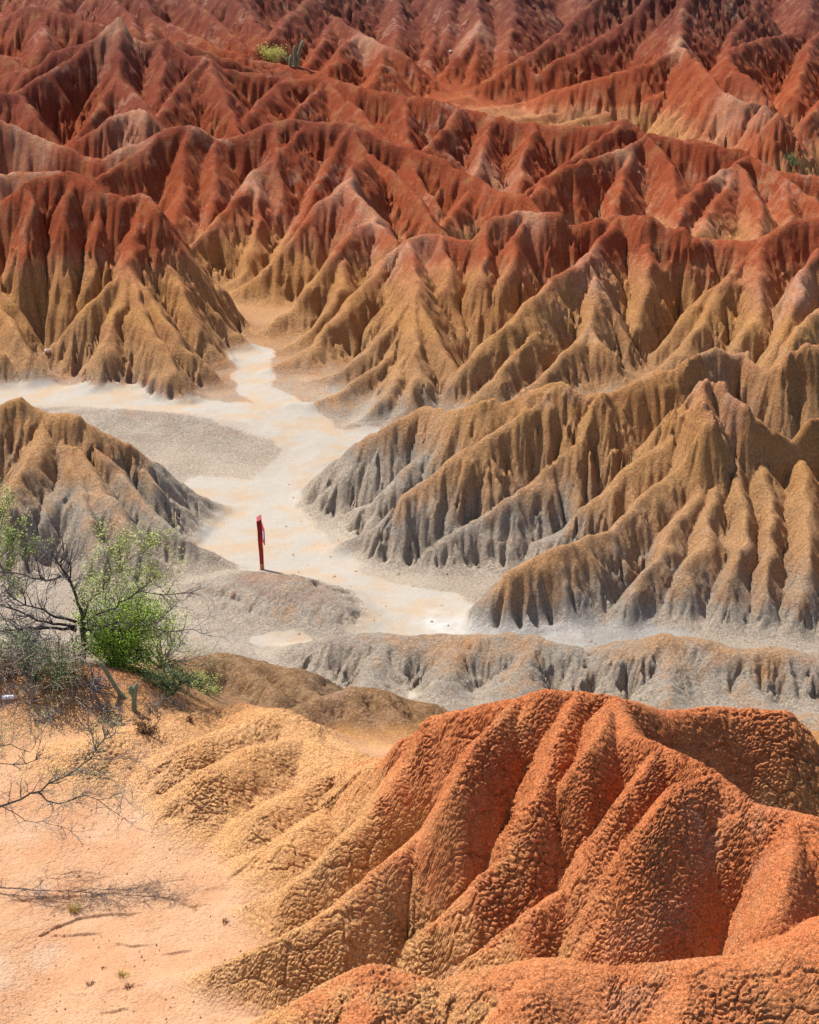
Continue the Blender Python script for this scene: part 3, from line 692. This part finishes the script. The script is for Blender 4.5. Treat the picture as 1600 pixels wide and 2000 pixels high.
def build_terrain():
    NRc, NCc = GX.shape
    co = np.stack([PX, PY, PZ], -1).reshape(-1, 3).astype(F4)
    # vertex normals of the whole sheet, kept on every piece so that no seam shows
    nrm = grid_normals(PX, PY, PZ).reshape(-1, 3).astype(F4)
    i = np.arange(NRc - 1)[:, None] * NCc + np.arange(NCc - 1)[None, :]
    quads = np.stack([i, i + 1, i + NCc + 1, i + NCc], -1).reshape(-1, 4)
    fid = VID[:-1, :-1].reshape(-1)
    used = {}
    for hid in sorted(HILLS):
        fq = quads[fid == hid]
        if len(fq) == 0: continue
        vs, inv = np.unique(fq, return_inverse=True)
        inv = inv.reshape(-1)
        me = bpy.data.meshes.new(HILLS[hid][0])
        me.vertices.add(len(vs)); me.vertices.foreach_set('co', co[vs].ravel())
        nf = len(fq)
        me.loops.add(nf * 4); me.loops.foreach_set('vertex_index', inv.astype(np.int32))
        me.polygons.add(nf); me.polygons.foreach_set('loop_start', np.arange(0, nf * 4, 4, dtype=np.int32))
        me.polygons.foreach_set('use_smooth', np.ones(nf, bool))
        for nm, arr in (('path', PATHA), ('strat', STRAT), ('near', NEARA), ('plain', PLAIN), ('pale', PALE), ('umber', UMBER), ('salt', SALT)):
            at_ = me.attributes.new(nm, 'FLOAT', 'POINT'); at_.data.foreach_set('value', arr.reshape(-1)[vs].astype(F4))
        me.update(calc_edges=True)
        me.normals_split_custom_set_from_vertices(nrm[vs])
        me.materials.append(CLAY)
        o = bpy.data.objects.new(HILLS[hid][0], me); col.objects.link(o)
        o['kind'] = 'structure'; o['label'] = HILLS[hid][1]; o['category'] = HILLS[hid][0].replace('_', ' ')
build_terrain()

# ------------------------------------------------------------------ looking things up on the finished ground
def ground(x, y):
    r = np.clip(np.interp(y, rowy, np.arange(RNR)), 0, RNR - 1.001); t = x / y
    c = np.clip((t - tanc[0]) / (tanc[1] - tanc[0]), 0, NC - 1.001)
    i, j = int(r), int(c); fr, fc = r - i, c - j
    return float((RZ[i, j] * (1 - fc) + RZ[i, j + 1] * fc) * (1 - fr) + (RZ[i + 1, j] * (1 - fc) + RZ[i + 1, j + 1] * fc) * fr)
def land(u, v, y0=23.5):
    """First point of the finished ground along the line of sight."""
    dx, dy, dz = ray(u, v); y = y0
    while y < 264:
        t = y / dy
        if HC + t * dz < ground(t * dx, y): break
        y += 0.03 if y < 60 else 0.1
    return Vector((t * dx, y, ground(t * dx, y)))

class MB:
    def __init__(s): s.v = []; s.f = []
    def tube(s, pts, rad, n=5, cap=True):
        """A tapering tube through pts."""
        base = len(s.v); m = len(pts)
        up = Vector((0, 0, 1))
        for i, p in enumerate(pts):
            d = (pts[min(i + 1, m - 1)] - pts[max(i - 1, 0)])
            d = d.normalized() if d.length > 1e-9 else up
            a = d.cross(Vector((0.31, 0.17, 0.93)))
            if a.length < 1e-3: a = d.cross(Vector((1, 0, 0)))
            a.normalize(); b = d.cross(a)
            for k in range(n):
                an = 2 * math.pi * k / n
                s.v.append(p + (a * math.cos(an) + b * math.sin(an)) * rad[i])
        for i in range(m - 1):
            for k in range(n):
                k2 = (k + 1) % n
                s.f.append((base + i * n + k, base + i * n + k2, base + (i + 1) * n + k2, base + (i + 1) * n + k))
        if cap and n > 2:
            s.f.append(tuple(base + k for k in range(n))[::-1]); s.f.append(tuple(base + (m - 1) * n + k for k in range(n)))
    def quad(s, a, b, c, d):
        i = len(s.v); s.v += [a, b, c, d]; s.f.append((i, i + 1, i + 2, i + 3))
    def tri(s, a, b, c):
        i = len(s.v); s.v += [a, b, c]; s.f.append((i, i + 1, i + 2))
    def prism(s, pts, off):
        """A polygon given thickness off."""
        i = len(s.v); n = len(pts); s.v += list(pts) + [p + off for p in pts]
        s.f.append(tuple(range(i, i + n))); s.f.append(tuple(range(i + n, i + 2 * n))[::-1])
        for k in range(n):
            k2 = (k + 1) % n; s.f.append((i + k, i + n + k, i + n + k2, i + k2))
    def build(s, name, mat, parent=None, origin=None, smooth=False):
        o_ = Vector(origin) if origin is not None else (parent.location.copy() if parent and parent.parent is None else Vector((0, 0, 0)))
        if parent and parent.parent is not None: o_ = parent.parent.location.copy()
        me = bpy.data.meshes.new(name)
        me.from_pydata([tuple(v - o_) for v in s.v], [], s.f); me.update()
        if smooth: me.polygons.foreach_set('use_smooth', np.ones(len(me.polygons), bool))
        me.materials.append(mat)
        o = bpy.data.objects.new(name, me); col.objects.link(o)
        if parent: o.parent = parent
        else: o.location = o_
        return o
def thing(name, loc, label, cat, group=None):
    o = bpy.data.objects.new(name, None); o.empty_display_size = .2; o.location = loc; col.objects.link(o)
    o['label'] = label; o['category'] = cat
    if group: o['group'] = group
    return o
def rv(rng, s=1.0): return Vector((rng.gauss(0, s), rng.gauss(0, s), rng.gauss(0, s)))

M_BARK = simple('dark_bark', (.055, .045, .040), .9, .4, 20)
M_TWIG = simple('grey_twig', (.17, .145, .14), .9, .35, 12)
M_DRY = simple('dry_twig', (.30, .24, .18), .9, .35, 9)
M_LEAF = simple('acacia_leaf', (.24, .36, .035), .6, .45, 6)
M_LEAF2 = simple('pale_leaf', (.36, .40, .11), .6, .4, 6)
M_YEL = simple('yellow_leaf', (.52, .50, .12), .6, .3, 6)
M_LEAF3 = simple('dull_leaf', (.12, .17, .06), .7, .4, 6)
M_CACT = simple('cactus_skin', (.17, .21, .12), .6, .3, 14)
M_SPINE = simple('cactus_spine', (.50, .46, .38), .7, .2, 14)
M_GRASS = simple('dry_grass', (.52, .38, .13), .8, .3, 14)
M_BROWN = simple('brown_grass', (.20, .10, .05), .9, .3, 14)
M_RED = simple('red_paint', (.30, .018, .012), .6, .3, 5, .3)
M_REDSIGN = simple('sign_paint', (.34, .05, .06), .5, .2, 9)
M_LILAC = simple('sign_print', (.55, .48, .72), .5, .12, 25)
M_WOOD = simple('bare_wood', (.42, .17, .07), .9, .3, 30)
M_PLAST = simple('pale_plastic', (.72, .75, .80), .3, .08, 30, 0, .5)
M_CAP = simple('bottle_cap', (.45, .48, .52), .4, .1, 30)
M_ROCK = simple('pale_rock', (.62, .45, .36), .95, .2, 6, .4)
for m in (M_LEAF, M_LEAF2, M_LEAF3):
    p = m.node_tree.nodes['Principled BSDF']
    p.inputs['Subsurface Weight'].default_value = 0.0

def limb(mb, rng, pts, r0, r1, n=6, wob=.02):
    out = []
    for a, b in zip(pts[:-1], pts[1:]):
        m = max(2, int((b - a).length / .18))
        for k in range(m): out.append(a.lerp(b, k / m) + (rv(rng, wob) if out else Vector((0, 0, 0))))
    out.append(pts[-1])
    L = len(out)
    mb.tube(out, [r0 + (r1 - r0) * (i / (L - 1)) ** .8 for i in range(L)], n)
    return out
def grow(mb, rng, p, d, L, r, depth, tips, up=.15, spread=.6, kids=3, n=4):
    """Forked twigs; the ends go to tips."""
    steps = max(3, int(L / .09)); q = p.copy(); pts = [q.copy()]
    for k in range(steps):
        d = (d + rv(rng, .16) + Vector((0, 0, up * .12))).normalized()
        q = q + d * (L / steps); pts.append(q.copy())
    mb.tube(pts, [max(.0022, r * (1 - .75 * i / steps)) for i in range(steps + 1)], n if r > .012 else 3, cap=False)
    if depth == 0:
        tips.append((pts[-1], d)); tips.append((pts[len(pts) // 2], d)); return
    for k in range(kids):
        i = rng.randint(max(1, steps // 4), steps)
        nd = (d + rv(rng, spread)).normalized()
        grow(mb, rng, pts[i], nd, L * rng.uniform(.5, .8), r * .55, depth - 1, tips, up, spread, kids, n)
def leaves(mb, rng, c, d, n, spread, size):
    for k in range(n):
        o = c + rv(rng, spread); a = rv(rng).normalized(); a.z *= .5; b = a.cross(rv(rng)).normalized()
        l = size * rng.uniform(.6, 1.3); w = l * .32
        mb.quad(o, o + a * l * .5 + b * w, o + a * l, o + a * l * .5 - b * w)

# ------------------------------------------------------------------ red waymark post
def waymark():
    b = land(513, 1113, 50); Y = b.y
    top = Vector(at(506, 1014, Y))
    root = thing('waymark_post', b, 'red painted wooden post with a small side board beside the white path', 'post')
    ax = (top - b); w = .085
    mb = MB(); n = 9
    rng = random.Random(3); ring = []
    for i in range(n + 1):
        t = i / n; c = b + ax * t - Vector((0, 0, .25)) * (1 - t)
        ww = w * (0.80 + .25 * t) ; j = rng.uniform(-.008, .008)
        sl = .10 if i == n else 0
        ring.append([c + Vector((-ww + j, -ww, -sl)), c + Vector((ww + j, -ww, 0)), c + Vector((ww + j, ww, sl * 1.4)), c + Vector((-ww + j, ww, sl * .4))])
    k0 = 2
    for lo, hi, nm, mt in ((0, k0, 'post_foot', M_WOOD), (k0, n, 'post', M_RED)):
        mb = MB()
        for i in range(lo, hi):
            for k in range(4):
                mb.quad(ring[i][k], ring[i][(k + 1) % 4], ring[i + 1][(k + 1) % 4], ring[i + 1][k])
        mb.quad(*ring[hi]) if hi == n else None
        mb.build(nm, mt, root)
    mb = MB(); mb.prism([p + Vector((0, 0, .002)) for p in ring[n]], Vector((0, 0, .02))); mb.build('post_cap', M_REDSIGN, root)
    # the board comes forward from the right face of the post and ends in a notched tail
    d = Vector((.21, -.978, 0)); up = Vector((0, 0, 1)); off = Vector((.03, .006, 0))
    s0 = Vector(at(507.5, 1022, Y)) + Vector((.062, -.03, 0))
    P = lambda a, h: s0 + d * a + up * h
    mb = MB(); mb.prism([P(.05, -.60), P(.62, -.66), P(.70, -.50), P(.62, -.02), P(.05, .05)], off); bd = mb.build('board', M_REDSIGN, root)
    mb = MB(); q = -off * .15; mb.prism([P(.34, -.45) + q, P(.60, -.46) + q, P(.60, -.16) + q, P(.34, -.14) + q], -off * .1); mb.build('printed_panel', M_LILAC, bd)
waymark()

# ------------------------------------------------------------------ cacti
def ribbed(mb, sp, pts, r, ribs=8):
    m = len(pts); base = len(mb.v); n = ribs * 2
    for i, p in enumerate(pts):
        d = (pts[min(i + 1, m - 1)] - pts[max(i - 1, 0)]).normalized(); a = d.cross(Vector((0, 1, .1))).normalized(); b = d.cross(a)
        t = i / (m - 1); rr = r * (1 if t < .82 else math.sqrt(max(0.02, 1 - ((t - .82) / .18) ** 2))) * (.85 + .15 * min(1, t * 4))
        for k in range(n):
            an = 2 * math.pi * k / n; q = rr * (1.0 if k % 2 == 0 else .78)
            v = p + (a * math.cos(an) + b * math.sin(an)) * q; mb.v.append(v)
            if k % 2 == 0 and sp is not None:
                o = (a * math.cos(an) + b * math.sin(an))
                for e in range(3):
                    e1 = (o + Vector((math.sin(7 * i + k + e), math.cos(5 * i + k), math.sin(3 * k + i + 2 * e))) * .6).normalized()
                    sd = d * .004
                    sp.tri(v - sd, v + sd, v + e1 * r * .8)
    for i in range(m - 1):
        for k in range(n): mb.f.append((base + i * n + k, base + i * n + (k + 1) % n, base + (i + 1) * n + (k + 1) % n, base + (i + 1) * n + k))
    mb.f.append(tuple(base + (m - 1) * n + k for k in range(n)))
def cactus(base, stems, label, group=None, spines=True):
    root = thing('cactus', base, label, 'cactus', group)
    for pts, r in stems:
        P = []
        for a, b in zip(pts[:-1], pts[1:]):
            m = max(3, int((b - a).length / .06)) if spines else 4
            for k in range(m): P.append(a.lerp(b, k / m))
        P.append(pts[-1]); st, sp = MB(), (MB() if spines else None)
        ribbed(st, sp, P, r)
        o = st.build('stem', M_CACT, root, smooth=True)
        if spines: sp.build('spines', M_SPINE, o)['kind'] = 'stuff'
def px(u, v, Y): return Vector(at(u, v, Y))
b = land(262, 1388, 38); Yc = b.y
dn = Vector((0, 0, -.15))
cactus(b, [([b + dn, px(262, 1366, Yc), px(264, 1350, Yc), px(267, 1333, Yc)], .062), ([px(262, 1362, Yc), px(256, 1352, Yc), px(254, 1338, Yc)], .055)],
       'short upright cactus with two joined stems in front of the green bush')
b2 = land(254, 1386, 38); Y2 = b2.y + .3; b2 = Vector((b2.x, Y2, ground(b2.x, Y2)))
cactus(b2, [([b2 + dn, px(232, 1352, Y2), px(214, 1322, Y2), px(203, 1304, Y2), px(195, 1291, Y2)], .052)], 'thin leaning cactus with a single stem below the green bush')
bf = land(577, 130, 156)
cactus(bf, [([bf + dn + Vector((-.45, 0, 0)), px(567, 126, bf.y), px(568, 107, bf.y)], .13), ([bf + dn, px(576, 112, bf.y), px(575, 88, bf.y)], .13), ([bf + dn + Vector((.1, 0, 0)), px(584, 104, bf.y), px(592, 78, bf.y)], .13)],
       'tall distant cactus of three dark columns on the red ridge', spines=False)

# ------------------------------------------------------------------ shrubs and trees
def shrub(name, label, cat, base, h, w, leafmat, twigmat, seed, nst=9, depth=2, leafn=10, leafsz=.05, spread=.07, up=.3, group=None, lean=Vector((0, 0, 0))):
    rng = random.Random(seed); root = thing(name, base, label, cat, group)
    tips = []; mb = MB()
    for k in range(nst):
        an = 2 * math.pi * k / nst + rng.uniform(-.3, .3); out = rng.uniform(.25, 1.0)
        d = Vector((math.cos(an) * out * w / h, math.sin(an) * out * w / h, 1.0 * rng.uniform(.6, 1.1))) + lean
        grow(mb, rng, base + Vector((rng.uniform(-.1, .1) * w, rng.uniform(-.1, .1) * w, -.05)), d.normalized(), h * rng.uniform(.5, .8) * max(1, d.length * .7), .016 + .01 * h, depth, tips, up, .55)
    mb.build('stems', twigmat, root)
    if leafn:
        lm = MB()
        for t, d in tips: leaves(lm, rng, t, d, leafn, spread, leafsz)
        lm.build('foliage', leafmat, root)['kind'] = 'stuff'
    return root
# bright green bush
g = land(225, 1318, 40); g.y = 45.6; g.x = px(225, 1300, g.y).x; g.z = ground(g.x, g.y)
shrub('bush', 'dense bright green feathery bush beside the dark leafless tree', 'bush', g, 1.85, 2.0, M_LEAF, M_BARK, 5, 30, 2, 50, .05, .11, .1)
g = land(318, 1300, 40); shrub('bush', 'loose pale green bush growing against the dense bright green one', 'bush', g, 1.7, 1.4, M_LEAF2, M_TWIG, 6, 14, 2, 16, .045, .13, .2)
g = land(335, 1355, 40); shrub('bush', 'low dark green bush next to the brown mound', 'bush', g, .8, .7, M_LEAF3, M_BARK, 7, 10, 2, 14, .055, .09, .2)
g = land(395, 1352, 40); shrub('bush', 'small yellowish green bush at the edge of the brown mound', 'bush', g, .55, .6, M_LEAF2, M_TWIG, 8, 9, 2, 10, .05, .09, .2)
g = land(30, 1345, 40); shrub('bush', 'dull green bush under the leafless tree beside a plastic bottle', 'bush', g + Vector((0, 1.0, 0)), 1.2, 1.2, M_LEAF3, M_DRY, 9, 16, 2, 10, .05, .09, .2)
g = land(110, 1340, 40); shrub('bush', 'tangled olive green bush left of the dense bright green one', 'bush', g, 1.0, 1.1, M_LEAF3, M_DRY, 10, 18, 2, 8, .05, .09, .2)
# leafless dry shrubs
for k, (u, v, h, w, nst, mt, lb) in enumerate([
        (150, 1372, .6, .8, 14, M_DRY, 'tangled leafless straw grey shrub left of the leaning cactus'), (205, 1392, .5, .8, 14, M_TWIG, 'grey leafless shrub at the base of the leaning cactus'),
        (300, 1385, .45, .7, 14, M_DRY, 'low leafless shrub on the right of the two-stemmed cactus'), (62, 1368, .75, .9, 16, M_DRY, 'wiry leafless shrub right beside the plastic bottle'),
        (180, 1345, .8, 1.0, 18, M_TWIG, 'tall grey leafless shrub in front of the bright green bush'), (345, 1382, .35, .6, 12, M_DRY, 'small leafless shrub below the low dark green bush'),
        (235, 1414, .3, .6, 12, M_TWIG, 'flat grey shrub on bare soil below the two cacti'), (100, 1398, .4, .8, 14, M_TWIG, 'spreading grey shrub on orange soil below the plastic bottle'),
        (70, 1325, 1.0, 1.1, 20, M_TWIG, 'large grey thicket shrub under the limbs of the leafless tree'), (128, 1310, 1.2, 1.2, 20, M_DRY, 'high brownish leafless shrub against the trunk of the dark tree'),
        (200, 1270, 1.5, 1.2, 22, M_TWIG, 'tall grey purple tangle of bare twigs behind the bright green bush'), (60, 1270, 1.6, 1.5, 26, M_TWIG, 'dense grey purple tangle of bare twigs below the leafless tree limbs'),
        (15, 1320, 1.1, 1.1, 20, M_DRY, 'dry brown shrub under the thin yellow green tree')]):
    g = land(u, v, 38); shrub('dry_shrub', lb, 'shrub', g, h, w, None, mt, 20 + k, nst, 2, 0, group='leafless shrubs of the thicket', up=0)
g = land(285, 1432, 36); shrub('dry_shrub', 'rusty brown dry shrub on the ochre bank below the cacti', 'shrub', g, .38, .5, M_BROWN, M_BARK, 40, 12, 2, 3, .05, .05, .1)
g = land(372, 1408, 38); shrub('dry_shrub', 'tiny dark brown tuft on the crest of the ochre bank', 'shrub', g, .18, .10, M_BROWN, M_BROWN, 41, 10, 1, 2, .04, .02, .5)

def limb_tree(name, label, base, Y, trunk, limbs, seed, barkm, twigm, leafm, r0, twig_L, twig_n, leafy, leafn, leafsz, group=None, depth=2, spread=.6, jitter=.5):
    """A tree whose limbs follow the photographed ones; the twigs are grown at random."""
    rng = random.Random(seed); root = thing(name, base, label, 'tree', group)
    mb = MB(); limb(mb, rng, [base - Vector((0, 0, .3))] + trunk, r0, r0 * .6, 7, .015); mb.build('trunk', barkm, root, smooth=True)
    tw = MB(); tips = []; ltips = []
    for pts, r, lf in limbs:
        mb = MB(); P = limb(mb, rng, pts, r, r * .25, 6, .02); mb.build('branch', barkm, root, smooth=True)
        for k in range(int(twig_n * len(P) / 10)):
            i = rng.randint(len(P) // 5, len(P) - 1)
            d = (P[i] - P[max(i - 2, 0)]).normalized() if i else Vector((0, 0, 1))
            t = []; grow(tw, rng, P[i], (d * .6 + rv(rng, jitter) + Vector((0, 0, .25))).normalized(), twig_L * rng.uniform(.5, 1.1), r * .35 + .003, depth, t, .25, spread, 3)
            tips += t
            if lf: ltips += t
    tw.build('twigs', twigm, root)['kind'] = 'stuff'
    if leafy:
        lm = MB()
        for t, d in ltips:
            if rng.random() < leafy: leaves(lm, rng, t, d, leafn, .07, leafsz)
        lm.build('foliage', leafm, root)['kind'] = 'stuff'
    return root
g = land(160, 1300, 40); Yt = g.y + .8; g = Vector((px(160, 1260, Yt).x, Yt, 0)); g.z = ground(g.x, g.y)
T = lambda u, v, dy=0: px(u, v, Yt + dy)
fork = T(158, 1190)
limb_tree('leafless_tree', 'dark nearly leafless tree with spreading limbs behind the bright green bush', g, Yt, [T(162, 1230), fork],
          [([fork, T(150, 1165), T(132, 1126), T(118, 1108), T(112, 1094), T(102, 1075)], .05, 0), ([T(132, 1126), T(118, 1124), T(100, 1132), T(82, 1134), T(40, 1122), T(-20, 1112)], .04, 0),
           ([T(137, 1130), T(137, 1108), T(139, 1092), T(142, 1070)], .025, 0), ([T(82, 1134), T(75, 1112), T(70, 1085)], .022, 0), ([T(124, 1075), T(122, 1050), T(110, 1030)], .02, 0), ([T(118, 1108), T(124, 1075)], .02, 0),
           ([T(160, 1210), T(175, 1172, -.6), T(200, 1152, -.8), T(210, 1132, -.8), T(240, 1100, -.8)], .028, 1), ([T(200, 1152, -.8), T(205, 1120, -.8), T(215, 1085, -.8)], .018, 1),
           ([T(160, 1220), T(235, 1180, -.9), T(270, 1155, -1), T(310, 1162, -1), T(372, 1158, -1)], .028, 0), ([T(270, 1155, -1), T(295, 1135, -1), T(330, 1110, -1)], .016, 1),
           ([T(150, 1215), T(110, 1206), T(82, 1190), T(50, 1182), T(20, 1165)], .045, 0), ([T(150, 1225), T(90, 1218), T(40, 1195), T(10, 1182), T(-40, 1170)], .045, 0),
           ([T(150, 1232), T(80, 1225), T(20, 1232), T(-40, 1240)], .05, 0), ([T(50, 1182), T(45, 1160), T(60, 1140)], .025, 0), ([T(300, 1225, -1.2), T(325, 1235, -1.2), T(375, 1230, -1.2), T(410, 1242, -1.2)], .016, 0), ([T(165, 1235), T(240, 1215, -1), T(300, 1225, -1.2)], .022, 0),
           ([T(280, 1080, -1), T(282, 1065, -1), T(275, 1050, -1)], .012, 1), ([T(240, 1100, -.8), T(280, 1080, -1)], .012, 1)],
          61, M_BARK, M_TWIG, M_LEAF2, .10, .55, 15, .6, 10, .05, depth=2)
g = land(-30, 1290, 40); Yu = g.y + 2.0; g = Vector((px(-60, 1250, Yu).x, Yu, 0)); g.z = ground(g.x, g.y)
U = lambda u, v, dy=0: px(u, v, Yu + dy)
limb_tree('leafy_tree', 'thin tree with sparse yellow green leaves left of the dark leafless tree', g, Yu, [U(-50, 1200), U(-40, 1150)],
          [([U(-40, 1150), U(-10, 1100), U(20, 1070), U(30, 1045)], .03, 1), ([U(-40, 1150), U(0, 1130), U(30, 1100), U(55, 1080)], .025, 1), ([U(-40, 1160), U(-5, 1070), U(0, 1030), U(10, 1000)], .025, 1), ([U(-10, 1100), U(0, 1080), U(-5, 1040)], .02, 1), ([U(-45, 1180), U(0, 1160), U(30, 1150)], .02, 1)],
          62, M_BARK, M_TWIG, M_LEAF2, .07, .5, 10, .9, 9, .055, depth=2)
# thorn tree reaching in over the plain
Yv = 36.0; gx0 = px(-170, 1650, Yv).x; g = Vector((gx0, Yv, ground(gx0, Yv)))
V = lambda u, v, dy=0: px(u, v, Yv + dy)
tf = V(-130, 1640)
limb_tree('thorn_tree', 'thorn tree with thin dark branches reaching out over the cracked plain', g, Yv, [V(-150, 1690), tf],
          [([tf, V(-60, 1592), V(0, 1572), V(40, 1562), V(80, 1543), V(108, 1525), V(150, 1503), V(178, 1482), V(195, 1455), V(205, 1440)], .036, 1),
           ([V(75, 1546), V(95, 1563), V(115, 1570), V(148, 1560), V(165, 1556), V(190, 1561), V(240, 1557)], .018, 1), ([V(178, 1482), V(200, 1484), V(235, 1478), V(265, 1485)], .010, 0),
           ([tf, V(-80, 1530), V(-30, 1500), V(0, 1494), V(50, 1492), V(85, 1480)], .026, 1), ([V(-30, 1500), V(-5, 1460), V(20, 1452), V(60, 1470), V(75, 1440), V(100, 1400)], .014, 1),
           ([V(-80, 1530), V(-40, 1420), V(5, 1380), V(20, 1375), V(60, 1392)], .016, 0), ([V(150, 1503), V(200, 1520), V(245, 1530), V(260, 1560)], .010, 1),
           ([V(0, 1572), V(50, 1600, .3), V(100, 1610, .3), V(160, 1625, .3)], .012, 0),
           ([V(190, 1561), V(230, 1590), V(270, 1620), V(320, 1625)], .008, 0)],
          63, M_BARK, M_TWIG, M_LEAF2, .085, .46, 18, .35, 5, .03, depth=2, spread=.7, jitter=.7)

# ------------------------------------------------------------------ grass tufts
def tuft(u, v, h, w, mat, seed, label, n=60):
    rng = random.Random(seed); b = land(u, v); mb = MB()
    for k in range(n):
        an = rng.uniform(0, 6.283); r = rng.uniform(0, 1) * w * .35; p = b + Vector((math.cos(an) * r, math.sin(an) * r, -.02))
        d = Vector((math.cos(an) * rng.uniform(.1, .9) + .25, math.sin(an) * rng.uniform(.1, .9), 1)).normalized(); l = h * rng.uniform(.5, 1.1)
        sd = d.cross(rv(rng)).normalized() * .006
        m = p + d * l * .6; e = m + (d + Vector((math.cos(an) * .5, math.sin(an) * .5, -.3))).normalized() * l * .45
        mb.quad(p - sd, p + sd, m + sd * .7, m - sd * .7); mb.tri(m - sd * .7, m + sd * .7, e)
    o = mb.build('grass_tuft', mat, None, origin=b); o['label'] = label; o['category'] = 'grass'
tuft(143, 1778, .20, .34, M_GRASS, 1, 'largest straw yellow grass tuft on the cracked plain', 110)
tuft(240, 1908, .15, .32, M_GRASS, 2, 'flat straw yellow grass tuft beside a dark ledge on the plain', 80)
tuft(440, 1802, .11, .22, M_BROWN, 3, 'small dark brown grass tuft beside the ochre ribs', 60)
tuft(380, 1772, .06, .16, M_GRASS, 4, 'tiny yellow grass tuft at the end of a crack line', 40)
tuft(252, 1928, .10, .24, M_BROWN, 5, 'brown grass tuft lying on the edge of the dark ledge', 60)
tuft(176, 1922, .10, .2, M_BROWN, 6, 'reddish brown stubble in a hollow near the wash', 50)
tuft(203, 1892, .06, .14, M_BROWN, 7, 'smallest brown stubble beside the flat yellow tuft', 30)

# ------------------------------------------------------------------ bottle, rocks, far bushes
def bottle():
    b = land(18, 1366, 36); root = thing('plastic_bottle', b, 'pale plastic bottle lying beside the dry shrubs', 'bottle')
    ax = Vector((1, .12, 0)).normalized(); c = b + Vector((0, 0, .05))
    mb = MB(); prof = [(-.17, .02), (-.168, .048), (-.15, .054), (-.06, .054), (-.05, .050), (-.04, .054), (.05, .054), (.06, .050), (.07, .054), (.10, .050), (.13, .03), (.15, .018), (.165, .016)]
    mb.tube([c + ax * a for a, r in prof], [r for a, r in prof], 14); mb.build('body', M_PLAST, root, smooth=True)
    mb = MB(); mb.tube([c + ax * .163, c + ax * .166, c + ax * .188], [.012, .021, .021], 12); mb.build('cap', M_CAP, root)
bottle()
def rock(u, v, size, seed, label, y0=60):
    rng = random.Random(seed); b = land(u, v, y0); mb = MB()
    rows_ = 6; n = 9
    for i in range(rows_ + 1):
        th = math.pi * i / rows_
        for k in range(n):
            an = 2 * math.pi * k / n; r = size * (1 + rng.uniform(-.18, .18))
            mb.v.append(b + Vector((math.sin(th) * math.cos(an) * r, math.sin(th) * math.sin(an) * r * .8, (math.cos(th) * .7 + .35) * r)))
    for i in range(rows_):
        for k in range(n): mb.f.append((i * n + k, i * n + (k + 1) % n, (i + 1) * n + (k + 1) % n, (i + 1) * n + k))
    o = mb.build('rock', M_ROCK, None, origin=b); o['label'] = label; o['category'] = 'rock'
rock(93, 692, .16, 1, 'pale rock in the gully at the foot of the fluted hill', 80)
rock(880, 104, .22, 2, 'pinkish boulder lodged beside the distant pointed hill', 150)
g = land(525, 116, 158); shrub('bush', 'bright yellow green bush beside the tall distant cactus', 'bush', g, 1.0, 2.0, M_YEL, M_TWIG, 70, 14, 2, 16, .10, .2, .1)
g = land(552, 124, 158); shrub('dry_shrub', 'low grey shrub between the yellow green bush and the tall distant cactus', 'shrub', g, .6, 1.1, M_LEAF3, M_TWIG, 71, 10, 2, 4, .08, .12, .1)
g = land(1545, 325, 140); shrub('bush', 'faint green bush on the ochre floor of the far valley', 'bush', g, .8, 1.3, M_LEAF3, M_TWIG, 72, 10, 2, 8, .10, .2, .1)

# ------------------------------------------------------------------ loose crumbs and pebbles, too many to count
def pebbles():
    rng = random.Random(12); mb = MB()
    for k in range(420):
        if k < 260: x, y = rng.uniform(-7.6, -1.2), rng.uniform(29.5, 39); r = rng.uniform(.008, .03)
        elif k < 340: x, y = rng.uniform(-6, 1.5), rng.uniform(60, 80); r = rng.uniform(.02, .06)
        else: x, y = rng.uniform(2, 14), rng.uniform(55, 64); r = rng.uniform(.02, .06)
        if floor_h(x, y) + .6 < ground(x, y): continue
        c = Vector((x, y, ground(x, y) + r * .2)); i = len(mb.v)
        for dx, dy, dz in ((1, 0, 0), (0, 1, 0), (-1, 0, 0), (0, -1, 0), (.2, .1, .8), (0, 0, -.7)):
            mb.v.append(c + Vector((dx * r * rng.uniform(.7, 1.3), dy * r * rng.uniform(.7, 1.3), dz * r)))
        for a, b in ((0, 1), (1, 2), (2, 3), (3, 0)): mb.f += [(i + a, i + b, i + 4), (i + b, i + a, i + 5)]
    o = mb.build('gravel', M_CRUMB, None, origin=(0, 40, 5)); o['kind'] = 'stuff'; o['label'] = 'loose clay crumbs scattered over the plain and the path'; o['category'] = 'gravel'
M_CRUMB = simple('clay_crumb', (.34, .20, .12), .95, .35, 3)
pebbles()
